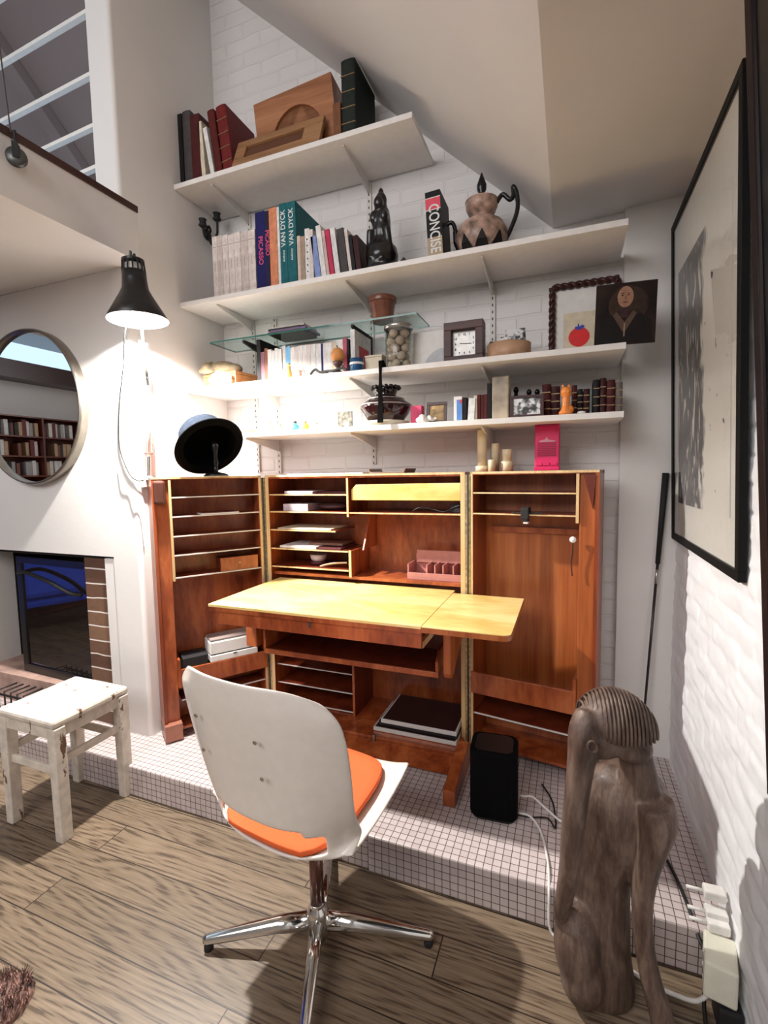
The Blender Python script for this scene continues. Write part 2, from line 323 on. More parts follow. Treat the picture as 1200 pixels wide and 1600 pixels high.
# far side of the room, seen only in the mirror
struct('wall_far', G().box(-5.75, -5.6, -3.0, 3.3, 0, 2.62), M_plaster)
struct('wall_rear', G().box(-5.6, 0.6, -3.1, -3.0, 0, 5.0), M_plaster)
struct('ceiling_roof', G().box(-6.0, 0.75, -3.1, 3.5, 5.0, 5.1), M_plaster2)
struct('wall_right_rear', G().box(0.62, 0.75, -3.0, -0.5, 0, 5.0).box(0.62, 0.75, -0.5, 2.6, 2.7, 5.0), M_plaster)
struct('trim_4', G().box(-5.75, -5.35, -3.0, 3.3, 2.50, 2.68), M_trim)
struct('trim_5', G().box(-5.9, -5.3, -3.0, 3.3, 3.0, 3.6), M_black)

# ================================================================== ROUND MIRROR
t = thing('round_mirror', 'large round wall mirror with a thin metal rim above the fireplace', 'mirror', (-2.635, 1.70, 1.822))
Mx = T(-2.635, 1.70, 1.822) @ Matrix.Rotation(PI / 2, 4, 'X')   # local z -> -y
G().lathe([(0.398, 0.0), (0.40, 0.035), (0.396, 0.05), (0.388, 0.05), (0.386, 0.03), (0.386, 0.0)], Mx, 96).done('rim', mat('dark_pewter_rim', (0.30, 0.27, 0.23), 0.3, 0.9), t, smooth=True)
G().lathe([(0.0, 0.028), (0.387, 0.028), (0.387, 0.0), (0.0, 0.0)], Mx, 96).done('mirror_glass', mat('silvered_glass', (0.92, 0.94, 0.95), 0.0, 1.0, var=0), t)
# ================================================================== FIREPLACE THINGS
t = thing('fire_door', 'black glass fireplace screen door with a handle rail behind the stool', 'fireplace door', (-2.72, 1.78, 0.30))
Mf = T(-2.72, 1.78, 0.30) @ Matrix.Rotation(math.radians(-3), 4, 'Z')
g = G().box(-0.33, 0.33, -0.012, 0.012, 0.0, 0.05, Mf).box(-0.33, 0.33, -0.012, 0.012, 0.66, 0.70, Mf).box(-0.33, -0.28, -0.012, 0.012, 0.05, 0.66, Mf).box(0.30, 0.33, -0.012, 0.012, 0.05, 0.66, Mf)
g.done('frame', M_black, t, bevel=0.002)
G().box(-0.285, 0.305, -0.004, 0.004, 0.045, 0.665, Mf).done('glass_pane', mat('smoked_glass', (0.02, 0.014, 0.012), 0.03, ior=2.3), t)
G().tube(smoothpath([Mf @ Vector(p) for p in ((-0.3, -0.02, 0.60), (-0.18, -0.05, 0.62), (0.05, -0.05, 0.58), (0.2, -0.04, 0.53), (0.27, -0.02, 0.52))]), 0.011, 8).done('handle', M_blackm, t, smooth=True)
t = thing('fire_grate', 'low black iron grate on the hearth seen between the stool legs', 'grate', (-2.75, 1.64, 0.14))
g = G()
for i in range(9): g.tube([(-2.98 + i * 0.055, 1.60, 0.15), (-2.98 + i * 0.055, 1.60, 0.27), (-2.98 + i * 0.055, 1.70, 0.27)], 0.005, 6)
g.tube([(-3.0, 1.60, 0.25), (-2.52, 1.60, 0.25)], 0.006, 6).tube([(-3.0, 1.60, 0.155), (-2.52, 1.60, 0.155)], 0.006, 6)
g.done('bars', M_blackm, t, smooth=True)
# blue armchair added out of view to give the fire door its blue reflection
t = thing('armchair', 'blue upholstered armchair added out of view for the blue reflection in the fireplace glass', 'armchair', (-4.7, 0.72, 0), -1.2)
M_blue = mat('cobalt_blue_fabric', (0.03, 0.10, 0.80), 0.8, bmp=0.2)
G().box(-0.3, 0.3, -0.3, 0.3, 0.3, 0.46).done('seat', M_blue, t, local=True, bevel=0.04)
G().box(-0.3, 0.3, 0.24, 0.38, 0.4, 0.98).done('backrest', M_blue, t, local=True, bevel=0.05)
for sx in (-1, 1):
    G().box(*sorted((sx * 0.3, sx * 0.4)), -0.3, 0.36, 0.25, 0.62).done('armrest', M_blue, t, local=True, bevel=0.03)
    for sy in (-0.26, 0.28): G().tube([(sx * 0.3, sy, 0), (sx * 0.28, sy, 0.3)], 0.016).done('leg', M_blackm, t, local=True)
# bookcase and books behind the viewer, seen in the round mirror
t = thing('bookcase', 'tall wall of crowded bookshelves seen in the round mirror', 'bookcase', (-5.42, -0.3, 0))
G().box(-5.598, -5.58, -2.0, 1.7, 0.02, 2.12).done('back_panel', M_mahd, t)
for i in range(11): G().box(-5.58, -5.34, -2.0, 1.7, 0.02 + i * 0.208, 0.034 + i * 0.208).done('shelf', M_mahd, t)
for i in range(7): G().box(-5.58, -5.335, -2.02 + i * 0.617, -2.0 + i * 0.617, 0, 2.11).done('upright', M_mahd, t)
pal = [mat('far_book_%s' % n, c, 0.6) for n, c in (('brown', (0.22, 0.08, 0.05)), ('grey', (0.4, 0.38, 0.36)), ('white', (0.75, 0.72, 0.68)), ('maroon', (0.16, 0.03, 0.03)), ('black', (0.03, 0.03, 0.03)), ('tan', (0.5, 0.34, 0.2)))]
fb = [G().box(0, 0.13, 0, 0.030 + .004 * (i % 4), 0, 0.13 + 0.014 * (i % 4)).done('book', pal[i], label='jumbled volume in the bookcase reflected in the round mirror', cat='book', group='books in the mirrored bookcase') for i in range(6)]
used = set()
for row in range(5, 11):
    for bay in range(1, 4):
        y = -1.99 + bay * 0.617 + .01
        while y < -2.02 + (bay + 1) * 0.617 - .05:
            k6 = random.randrange(6); wdt = 0.030 + .004 * (k6 % 4) + .003
            if random.random() < .15: y += .05; continue
            o = fb[k6]
            if k6 in used: o = o.copy(); C.objects.link(o)
            used.add(k6); o.location = (-5.55 + random.random() * 0.05, y, 0.0345 + (row - 1) * 0.208 if row < 11 else .0345); y += wdt

# ================================================================== STOOL
M_stool = mat('chipped_white_paint', (0.72, 0.65, 0.56), 0.55, var=0.1, scale=25, bmp=0.3)
nt = M_stool.node_tree; b_ = nt.nodes['Principled BSDF']; old = b_.inputs['Base Color'].links[0].from_socket
cz = coords(nt, (14, 14, 5)); cn = N(nt, 'ShaderNodeTexNoise'); cn.inputs['Scale'].default_value = 1.4; cn.inputs['Detail'].default_value = 8; cn.inputs['Roughness'].default_value = 0.65; nt.links.new(cz, cn.inputs['Vector'])
mxx = N(nt, 'ShaderNodeMix', data_type='RGBA'); nt.links.new(ramp(nt, cn.outputs['Fac'], [(0.63, (0, 0, 0)), (0.645, (1, 1, 1))]), mxx.inputs[0]); nt.links.new(old, mxx.inputs[6]); mxx.inputs[7].default_value = (0.16, 0.08, 0.04, 1)
nt.links.new(mxx.outputs[2], b_.inputs['Base Color'])
t = thing('stool', 'small white painted wooden stool with chipped legs in front of the fireplace', 'stool', (-2.03, 1.34, 0), 0.0)
sw = 0.172
G().box(-sw, sw, -sw, sw, 0.472, 0.506).done('seat', M_stool, t, local=True, bevel=0.012)
for n_, (x, y) in enumerate(((-1, -1), (1, -1), (1, 1), (-1, 1))):
    cx, cy = x * (sw - 0.022), y * (sw - 0.028)
    G().prism([(cx - 0.021 + 0.003 * x, 0), (cx + 0.021 + 0.003 * x, 0), (cx + 0.024, 0.472), (cx - 0.024, 0.472)], 'XZ', cy - 0.023, cy + 0.023).done('leg', M_stool, t, local=True, bevel=0.004)
for y in (-1, 1):
    G().box(-sw + 0.03, sw - 0.03, y * (sw - 0.02) - 0.01, y * (sw - 0.02) + 0.01, 0.425, 0.472).done('apron', M_stool, t, local=True, bevel=0.002)
    G().box(-sw + 0.04, sw - 0.04, y * (sw - 0.028) - 0.008, y * (sw - 0.028) + 0.008, 0.27, 0.302).done('stretcher', M_stool, t, local=True, bevel=0.003)
for x in (-1, 1):
    G().box(x * (sw - 0.02) - 0.01, x * (sw - 0.02) + 0.01, -sw + 0.03, sw - 0.03, 0.425, 0.472).done('apron', M_stool, t, local=True, bevel=0.002)
    G().box(x * (sw - 0.022) - 0.008, x * (sw - 0.022) + 0.008, -sw + 0.045, sw - 0.045, 0.31, 0.342).done('stretcher', M_stool, t, local=True, bevel=0.003)

# ================================================================== DESK CABINET
FY = 2.118; BY = 2.372; X0 = -1.505; X1 = -0.44; ZB = 0.184; ZT = 1.449
t = cab = thing('desk_cabinet', 'mahogany fold-open desk cabinet with both doors spread on the tiled platform', 'cabinet', (-0.97, 2.2, 0.14))
tk = 0.018
g = G().box(X0, X0 + tk, FY + 0.002, BY, ZB, ZT - tk).box(X1 - tk, X1, FY + 0.002, BY, ZB, ZT - tk).box(X0, X1, FY + 0.002, BY, ZT - tk, ZT).box(X0, X1, FY + 0.002, BY, ZB, ZB + tk)
g.done('carcass', M_mah, cab)
G().box(X0 + tk, X1 - tk, BY - 0.012, BY - 0.004, ZB + tk, ZT - tk).done('back_panel', M_mahx, cab)
g = G().box(X0 - 0.002, X0 + tk, FY - 0.002, FY + 0.003, ZB, ZT).box(X1 - tk, X1 + 0.002, FY - 0.002, FY + 0.003, ZB, ZT).box(X0 + tk, X1 - tk, FY - 0.002, FY + 0.003, ZT - 0.010, ZT)
g.done('front_edging', M_edge, cab)
def shelf_part(x0, x1, z, y0=FY + 0.008, y1=BY - 0.014, th=0.007, parent=None):
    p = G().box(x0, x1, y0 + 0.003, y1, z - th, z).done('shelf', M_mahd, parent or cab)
    G().box(x0, x1, y0 - 0.001, y0 + 0.003, z - th, z).done('shelf_edge', M_edge, p)
    return p
XD = -1.032
for z in (1.349, 1.259, 1.062, 0.965): shelf_part(X0 + tk, XD, z)
shelf_part(X0 + tk, -1.10, 1.162)
shelf_part(XD + 0.01, X1 - tk, 1.259)
p = G().box(XD, XD + 0.010, FY + 0.008, BY - 0.014, 1.235, ZT - tk).done('divider', M_mah, cab); G().box(XD, XD + 0.010, FY + 0.004, FY + 0.008, 1.235, ZT - tk).done('divider_edge', M_edge, p)
p = G().box(XD + 0.005, XD + 0.018, FY + 0.008, BY - 0.014, 0.93, 1.062).done('divider', M_mah, cab); G().box(XD + 0.005, XD + 0.018, FY + 0.004, FY + 0.008, 0.93, 1.067).done('divider_edge', M_edge, p)
G().prism([(FY + 0.06, 1.062), (BY - 0.014, 1.062), (BY - 0.014, 1.24), (FY + 0.16, 1.24), (FY + 0.12, 1.17)], 'YZ', XD + 0.055, XD + 0.064).done('divider', M_mah, cab)
G().box(X0 + tk, X1 - tk, FY + 0.03, BY - 0.014, 0.915, 0.93).done('inner_floor', M_mahx, cab)
# folded pale flap behind the top right opening
G().prism([(-1.012, 1.318), (-1.012, 1.372), (-0.985, 1.396), (-0.462, 1.40), (-0.462, 1.318)], 'XZ', FY + 0.02, FY + 0.034).done('folding_flap', M_desk, cab, bevel=0.003)
# piano hinges
for xa, xb in ((X0 - 0.027, X0 - 0.003), (X1 + 0.003, X1 + 0.027)):
    h = G().box(xa, xb, FY - 0.003, FY + 0.004, ZB + 0.0, ZT - 0.012).done('hinge', M_brass, cab)
    xm = (xa + xb) / 2
    G().tube([(xm, FY - 0.005, ZB), (xm, FY - 0.005, ZT - 0.012)], 0.0035, 8).done('hinge_pin', M_slot, h, smooth=True)
# lower bay
g = G().box(-1.022, -1.010, FY + 0.006, BY - 0.014, ZB + tk, 0.60); p = g.done('divider', M_mahd, cab)
G().box(-1.022, -1.010, FY + 0.002, FY + 0.006, ZB + tk, 0.60).done('divider_edge', M_mahx, p)
for z in (0.415, 0.312, 0.212): 
    p = G().box(X0 + tk, -1.022, FY + 0.03, BY - 0.014, z - 0.005, z).done('shelf', M_mahd, cab); G().box(X0 + tk, -1.022, FY + 0.026, FY + 0.03, z - 0.005, z).done('shelf_edge', M_rail, p)
G().box(X0 + 0.02, X1 - 0.005, 1.985, FY, 0.188, 0.204).done('lower_lip', M_mahx, cab, bevel=0.003)
G().prism([(1.995, 0.188), (2.06, 0.188), (2.06, 0.142), (1.915, 0.142), (1.90, 0.150)], 'YZ', X0 + 0.03, X1 - 0.005).done('plinth', M_mahx, cab)
G().box(-0.852, -0.842, 1.975, 1.99, 0.170, 0.215).done('catch', M_steel, cab, bevel=0.002)
for xx in (-0.448, X0 - 0.01):
    G().prism([(1.72, 0.1405), (2.36, 0.1405), (2.36, 0.188), (2.11, 0.188), (2.0, 0.255), (1.93, 0.245), (1.72, 0.205)], 'YZ', xx, xx + 0.048).done('foot', M_mahx, cab, bevel=0.004)
# desk leaf: drawer box, top and side leaf
DZ = 0.895
G().box(-1.462, -0.494, 1.605, 2.16, DZ - 0.012, DZ).done('desk_top', M_desk, cab, bevel=0.0015)
def roundrect(x0, x1, y0, y1, r, corners):
    pts = []
    for cx, cy, a0, kk in ((x1 - r, y0 + r, -PI / 2, 0), (x1 - r, y1 - r, 0, 1), (x0 + r, y1 - r, PI / 2, 2), (x0 + r, y0 + r, PI, 3)):
        if kk in corners: pts += [(cx + r * math.cos(a0 + i * PI / 12), cy + r * math.sin(a0 + i * PI / 12)) for i in range(7)]
        else: pts.append({0: (x1, y0), 1: (x1, y1), 2: (x0, y1), 3: (x0, y0)}[kk])
    return pts
lf = G().prism(roundrect(-0.491, -0.178, 1.60, 2.105, 0.03, (0,)), 'XY', DZ - 0.003, DZ).done('side_leaf', M_desk, cab)
G().prism(roundrect(-0.491, -0.178, 1.60, 2.105, 0.03, (0,)), 'XY', DZ - 0.022, DZ - 0.003).done('leaf_edge', M_ochre, lf)
d = G().box(-1.425, -0.497, 1.618, 1.636, 0.806, DZ - 0.012).done('drawer', M_mahx, cab, bevel=0.002)
G().box(-1.46, -0.494, 1.606, 1.62, DZ - 0.030, DZ - 0.012).done('front_rail', M_mahx, cab)
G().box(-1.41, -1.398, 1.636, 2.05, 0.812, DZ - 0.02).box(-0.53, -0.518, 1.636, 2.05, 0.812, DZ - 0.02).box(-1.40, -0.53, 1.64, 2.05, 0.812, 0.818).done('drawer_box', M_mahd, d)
G().prism([(-0.972, 0.862), (-0.956, 0.862), (-0.960, 0.835), (-0.968, 0.835)], 'XZ', 1.6165, 1.619).done('keyhole', M_slot, d)
G().box(-0.512, -0.497, 1.64, 2.14, 0.80, 0.825).done('drawer_runner', M_edge, cab)
# sliding tray under the desk
tr = G().box(-1.36, -0.50, 1.865, 2.15, 0.600, 0.614).box(-1.36, -0.50, 2.12, 2.15, 0.614, 0.76).done('sliding_tray', M_mahd, cab)
G().box(-1.362, -0.498, 1.856, 1.866, 0.594, 0.618).done('tray_edge', M_mahx, tr, bevel=0.002)
G().prism([(1.862, 0.612), (2.15, 0.612), (2.15, 0.79), (1.93, 0.79), (1.885, 0.77), (1.862, 0.70)], 'YZ', -1.368, -1.356).done('tray_side', M_mahx, tr)
G().prism([(1.862, 0.612), (2.15, 0.612), (2.15, 0.72), (1.90, 0.70), (1.862, 0.66)], 'YZ', -0.512, -0.50).done('tray_side', M_mahx, tr)
br_ = G().prism([(1.80, 0.84), (1.80, 0.64), (1.815, 0.62), (1.835, 0.62), (2.13, 0.79), (2.13, 0.84)], 'YZ', -0.462, -0.43).done('leaf_bracket', M_ochre, cab, bevel=0.003)
G().box(-1.46, -1.40, 1.85, 2.0, 0.62, 0.80).done('desk_support', M_mahx, cab, bevel=0.003)
# a door: local x from hinge outwards, y = back, z world
def door(side, loc, rz, w, dp):
    s = side
    M0 = T(*loc) @ Matrix.Rotation(rz, 4, 'Z')
    def bx(g, a, b, y0, y1, z0, z1): return g.box(min(s * a, s * b), max(s * a, s * b), y0, y1, z0, z1, M0)
    zb, zt = 0.185, ZT
    stile = w - 0.085
    D = bx(bx(bx(bx(G(), 0, 0.014, 0.004, dp, zb, zt), w - 0.014, w, 0.0, dp, zb, zt), 0.0, w, 0.002, dp, zt - 0.014, zt), 0.0, w, 0.004, dp, zb, zb + 0.014).done('door', M_mah, cab)
    bx(G(), 0.014, w - 0.014, dp - 0.012, dp - 0.002, zb + 0.014, zt - 0.014).done('door_panel', M_ochre if s > 0 else M_mahx, D)
    bx(bx(G(), 0, 0.012, -0.001, 0.004, zb, zt), 0.0, w, -0.001, 0.002, zt - 0.010, zt).done('door_edging', M_edge, D)
    bx(G(), stile + 0.012, w - 0.002, 0.012, 0.024, zb + 0.05, zt - 0.014).done('door_stile', M_ochre if s > 0 else M_mahx, D, bevel=0.002)
    zlow = 1.235 if s > 0 else 0.94
    bx(G(), stile, stile + 0.011, 0.0, dp - 0.012, zlow, zt - 0.014).done('shelf_side', M_edge, D)
    for z in ((1.358, 1.266) if s > 0 else (1.352, 1.258, 1.162, 1.068, 0.958)):
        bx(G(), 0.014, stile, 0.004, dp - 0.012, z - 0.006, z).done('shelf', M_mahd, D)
        bx(G(), 0.014, stile, 0.0, 0.004, z - 0.006, z).done('shelf_edge', M_rail if s < 0 else M_edge, D)
    if s > 0: bx(G(), 0.05, stile, dp - 0.03, dp - 0.014, 1.165, 1.19).done('ledge', M_mahx, D)
    # open compartment with a raised front, and a shelf under it
    za, zc = (0.435, 0.535) if s > 0 else (0.405, 0.497)
    bx(G(), 0.005, stile, -0.012, 0.0, za, zc).done('pocket_front', M_mahx, D, bevel=0.002)
    bx(G(), 0.005, stile, 0.0, dp - 0.012, za, za + 0.01).done('shelf', M_mahd, D)
    bx(G(), stile, stile + 0.012, -0.012, dp - 0.012, za, zc + 0.05).done('pocket_side', M_mahx, D)
    bx(G(), 0.014, stile, 0.01, dp - 0.012, 0.33, 0.336).done('shelf', M_mahd, D)
    bx(G(), 0.014, stile, 0.006, 0.01, 0.33, 0.336).done('shelf_edge', M_rail, D)
    # grip block on the stile and foot block
    if s > 0:
        g = G(); pts = [(s * (stile + 0.028), zt - 0.02), (s * (w - 0.012), zt - 0.02), (s * (w - 0.022), zt - 0.155)]
        g.prism(pts, 'XZ', -0.004, 0.010, M0); g.done('stile_wedge', M_mahd, D)
    else:
        bx(G(), w - 0.058, w - 0.006, -0.022, 0.012, zt - 0.13, zt - 0.016).done('grip_block', mat('dark_brown_grip', (0.09, 0.03, 0.02), 0.4), D, bevel=0.012)
    bx(G(), stile + 0.006, w + 0.002, -0.022, dp * 0.8, 0.178 - 0.03, 0.262 - 0.03).done('foot', mat('pinkish_wood_foot', (0.36, 0.14, 0.09), 0.35), D, bevel=0.004)
    return D
DL = door(-1, (-1.530, 2.112, 0), math.radians(54.5), 0.528, 0.135)
DR = door(1, (-0.415, 2.118, 0), math.radians(-8.5), 0.53, 0.20)

# ================================================================== SHELL CHAIR
M_shell = mat('off_white_fibreglass', (0.80, 0.73, 0.66), 0.28, var=0.02, coat=0.2); M_orange = mat('orange_fabric', (0.78, 0.13, 0.03), 0.8, var=0.06, scale=300, bmp=0.15)
ch = thing('shell_chair', 'off-white swivel shell chair with an orange cushion and four-star chrome base at the desk', 'chair', (-0.70, 1.17, 0), math.radians(-8))
SX = -0.055
prof = [(.300, .436), (.283, .456), (.22, .461), (.13, .450), (.03, .437), (-.05, .430), (-.12, .427), (-.162, .431), (-.188, .458), (-.198, .53), (-.210, .62), (-.226, .71), (-.244, .80), (-.260, .88), (-.270, .945)]
wid = [.20, .232, .25, .258, .262, .262, .262, .262, .262, .270, .280, .288, .289, .278, .235]
pp = smoothpath([(a, b, 0) for a, b in prof], 4); wwp = smoothpath([(w_, 0, 0) for w_ in wid], 4); nv = len(pp); nu = 33
g = G(); rows = []
for i, (p_, w_) in enumerate(zip(pp, wwp)):
    v = i / (nv - 1); row = []
    seat = max(0.0, 1 - max(0, (v - 0.42)) / 0.16) if v > 0.42 else 1.0
    for j in range(nu):
        u = -1 + 2 * j / (nu - 1); x = u * w_.x
        e = abs(u)
        up = seat * (0.035 * e ** 3 * min(1, v / 0.12 + 0.2)) ; fw = (1 - seat) * 0.085 * e ** 2.6
        mid = math.exp(-((v - 0.56) / 0.10) ** 2)
        rows_y = p_.x + fw + mid * 0.05 * e ** 3; rows_z = p_.y + up + mid * 0.035 * e ** 3 - .05 * e ** 5 * max(0, (v - .82) / .18) ** 2
        row.append(g.bm.verts.new((x + SX, rows_y, rows_z)))
    rows.append(row)
for i in range(nv - 1):
    v = i / (nv - 1)
    for j in range(nu - 1):
        u = -1 + 2 * (j + .5) / (nu - 1)
        vv = (v - 0.572) / 0.058
        if (u / 0.78) ** 4 + vv ** 4 < 1: continue
        g.bm.faces.new((rows[i][j], rows[i][j + 1], rows[i + 1][j + 1], rows[i + 1][j]))
shell = g.done('shell', M_shell, ch, local=True, smooth=True, solid=0.009, subd=1)
# cushion
g = G(); nr, na = 7, 40
def seatz(y):
    for a, b in zip(prof, prof[1:]):
        if b[0] <= y <= a[0]: return a[1] + (b[1] - a[1]) * (a[0] - y) / (a[0] - b[0])
    return prof[0][1] if y > prof[0][0] else 0.43
top = []; bot = []
for lay, off in ((top, 0.034), (bot, 0.008)):
    for ir in range(nr + 1):
        r = ir / nr; ring = []
        for ia in range(na):
            a = 2 * PI * ia / na; cs, sn = math.cos(a), math.sin(a); se = (abs(cs) ** 3.2 + abs(sn) ** 3.2) ** (-1 / 3.2)
            x = r * se * cs * 0.20; y = 0.042 + r * se * sn * 0.225
            e = abs(x / 0.23); z = seatz(y) + 0.035 * e ** 3 + off - (0.009 * r ** 8 if lay is top else 0)
            ring.append(g.bm.verts.new((x + SX, y, z)))
            if ir == 0: break
        lay.append(ring)
for lay in (top, bot):
    for A, B in zip(lay, lay[1:]):
        for j in range(na):
            if len(A) == 1: g.bm.faces.new((A[0], B[j], B[(j + 1) % na]))
            else: g.bm.faces.new((A[j], B[j], B[(j + 1) % na], A[(j + 1) % na]))
for j in range(na): g.bm.faces.new((top[-1][j], bot[-1][j], bot[-1][(j + 1) % na], top[-1][(j + 1) % na]))
g.done('cushion', M_orange, ch, local=True, smooth=True, bevel=0.004)
for sx, zz, yy in ((-.13, .815, -.2535), (.085, .80, -.2565), (-.13, .71, -.2345), (.085, .695, -.2375)):
    G().lathe([(0, 0), (.006, 0), (.006, .003), (.003, .004), (0, .004)], axisM((sx + SX, yy, zz), (0, -1, -0.25)), 12).done('screw', M_steel, ch, local=True)
G().tube([(-0.0, 0, .075), (-0.0, 0, .40)], .021, 20).done('column', mat('dark_chrome_column', (0.22, 0.12, 0.10), 0.18, 0.9), ch, local=True, smooth=True)
G().box(-.09, .06, -.09, .06, .398, .414).done('mounting_plate', M_steel, ch, local=True)
hub = G().lathe([(0, .035), (.028, .035), (.034, .05), (.034, .115), (.030, .13), (.022, .14), (.022, .15), (0, .15)], n=28).done('hub', M_chrome, ch, local=True, smooth=True, bevel=.002)
for k_ in range(4):
    a = math.radians(8 + 21.5) + k_ * PI / 2; dx, dy = math.cos(a), math.sin(a)
    pts = [(dx * .028, dy * .028, .088), (dx * .12, dy * .12, .078), (dx * .34, dy * .34, .032), (dx * .352, dy * .352, .030)]
    lg = G().tube(pts, [(.026, .017), (.024, .016), (.015, .0125), (.011, .010)], 12).done('leg', M_chrome, ch, local=True, smooth=True)
    G().lathe([(0, 0), (.014, 0), (.014, .012), (.010, .022), (0, .022)], T(dx * .338, dy * .338, .0006), 14).done('glide', M_blackm, lg, local=True)

# ================================================================== WOODEN SCULPTURE
M_carve = wood('weathered_carved_wood', (0.050, 0.026, 0.018), (0.100, 0.060, 0.043), (0.175, 0.117, 0.088), 'Z', 0.6, freq=22, stretch=0.25, coat=0.05, bmp=0.5)
st = thing('wooden_sculpture', 'tall carved wooden figure with bowed ribbed head standing by the right wall', 'sculpture', (0.11, 1.27, 0))
g = G()
def chain(g, Y, pts, fl=1.0, n=20, dy=None):
    P = [Vector((x, Y + (dy[i] if dy else 0), z)) for i, (x, z, r) in enumerate(pts)]
    S = smoothpath(P, 5); rr = smoothpath([(r, 0, 0) for _, _, r in pts], 5)
    up = None
    # keep ellipse axes aligned: width in x, depth in y
    rings = []
    for i, p in enumerate(S):
        t_ = (S[min(i + 1, len(S) - 1)] - S[max(i - 1, 0)]).normalized(); w_ = Vector((0, 1, 0)); w_ = (w_ - t_ * w_.dot(t_)).normalized(); u_ = w_.cross(t_)
        r = rr[i].x
        rings.append([g.bm.verts.new(p + u_ * math.cos(2 * PI * j / n) * r + w_ * math.sin(2 * PI * j / n) * r * fl) for j in range(n)])
    for A, B in zip(rings, rings[1:]):
        for j in range(n): g.bm.faces.new((A[j], A[(j + 1) % n], B[(j + 1) % n], B[j]))
    g.bm.faces.new(rings[0]); g.bm.faces.new(rings[-1][::-1])
chain(g, 1.345, [(.13, .668, .03), (.135, .645, .075), (.145, .60, .106), (.148, .545, .114), (.130, .47, .098), (.098, .36, .078), (.084, .22, .088), (.080, .12, .096), (.09, .03, .098), (.09, 0.0, .09)], .78)
chain(g, 1.30, [(.160, .76, .035), (.170, .70, .042), (.178, .64, .046), (.175, .58, .05)], .9)
g.ball((.116, 1.285, .810), (.086, .082, .082)); g.ball((.085, 1.26, .775), (.05, .06, .045)); g.ball((.15, 1.27, .765), (.052, .055, .035))
chain(g, 1.235, [(.058, .835, .036), (.047, .79, .042), (.037, .72, .034), (.029, .64, .031), (.021, .544, .029), (.014, .435, .026), (.004, .341, .023), (-.004, .254, .021), (.012, .19, .02)], 1.15, dy=[.03, .01, 0, 0, 0, .0, .01, .03, .06])
chain(g, 1.275, [(.205, .63, .045), (.212, .585, .048), (.204, .523, .040), (.191, .436, .031), (.187, .333, .025), (.195, .233, .024), (.214, .136, .026), (.233, .07, .028), (.250, 0.0, .03)], 1.3)
g.ball((.035, 1.29, .17), (.06, .075, .12)); g.ball((.05, 1.29, .09), (.06, .07, .09))
body = g.done('body', M_carve, st, remesh=0.0055)
g = G()
for i in range(19):
    a = -0.88 + 1.76 * i / 18; k_ = math.sqrt(1 - a * a); pts = []
    for q_ in range(13):
        ang = math.radians(-12 + 190 * q_ / 12)
        pts.append((.116 + a * .0875 + .012 * math.cos(ang), 1.285 - .0825 * k_ * math.cos(ang), .810 + .0825 * k_ * math.sin(ang)))
    g.tube(pts, .0036, 6)
g.done('ribbed_hair', M_carve, st, smooth=True)
G().tube([(0.060 + .010 * math.cos(i * PI / 6), 1.188, .788 + .014 * math.sin(i * PI / 6)) for i in range(12)], .0035, 6, close=True).done('ear', M_carve, st, smooth=True)

# ================================================================== SPEAKER, CABLES, SOCKET
t = thing('speaker', 'black wireless speaker with rounded corners on the tiled platform', 'speaker', (-0.255, 1.77, 0.14), math.radians(4))
def rr_(x, y, r): return roundrect(-x, x, -y, y, r, (0, 1, 2, 3))
G().prism(rr_(.088, .078, .035), 'XY', .012, .268).done('body', mat('black_speaker_cloth', (0.003, 0.003, 0.0035), 0.9, spec=0.1), t, local=True, bevel=.008)
G().prism(rr_(.078, .068, .03), 'XY', .0008, .012).done('base', M_blackm, t, local=True)
G().prism(rr_(.070, .060, .028), 'XY', .2685, .2705).done('top_panel', M_black, t, local=True)
def cable(name, pts, r, m, label): return G().tube(smoothpath(pts, 8), r, 8).done(name, m, smooth=True, label=label, cat='cable', origin=pts[0])
cable('power_cable', [(-.165, 1.80, .20), (-.145, 1.80, .200), (-.115, 1.82, .19), (-.06, 1.80, .165), (0.0, 1.78, .146), (.06, 1.84, .146)], .0042, M_cable_w, 'white cable plugged into the back of the black speaker, upper of the two white ones')
cable('power_cable', [(-.165, 1.76, .155), (-.12, 1.75, .160), (-.08, 1.70, .148), (-.055, 1.60, .146), (-.045, 1.52, .146), (-.042, 1.468, .12), (-.035, 1.46, .01), (0.02, 1.44, .006)], .0042, M_cable_w, 'white cable running from the speaker over the platform edge behind the sculpture')
cable('audio_cable', [(-.166, 1.755, .15), (-.12, 1.76, .15), (-.06, 1.78, .147), (-.03, 1.74, .146), (-.045, 1.88, .146), (-.09, 1.98, .146)], .003, M_cable_b, 'thin black cable looping beside the speaker on the tiles')
cable('power_cable', [(.28, 1.95, .148), (.30, 1.80, .148), (.33, 1.66, .15), (.345, 1.55, .15), (.36, 1.47, .12), (.375, 1.44, .10)], .0055, M_cable_b, 'thick black cable on the tiles between the sculpture and right wall')
cable('power_cable', [(.15, 1.43, .012), (.22, 1.40, .010), (.29, 1.385, .012), (.335, 1.375, .025), (.36, 1.37, .06)], .006, M_cable_w, 'white cable on the floor under the cream socket box')
cable('power_cable', [(.36, 1.40, .06), (.35, 1.36, .03), (.345, 1.30, .008), (.34, 1.22, .006), (.30, 1.15, .006)], .005, M_cable_b, 'black cable on the wooden floor below the cream socket box')
t = thing('socket_box', 'cream plastic double socket box on the right wall near the floor', 'power socket', (0.398, 1.39, 0.12), rot=(math.radians(0), 0, math.radians(-12)))
M_cream = mat('cream_plastic', (0.72, 0.70, 0.58), 0.35, var=0.03)
G().box(-.046, .028, -.055, .055, -.045, .055).done('housing', M_cream, t, local=True, bevel=.006)
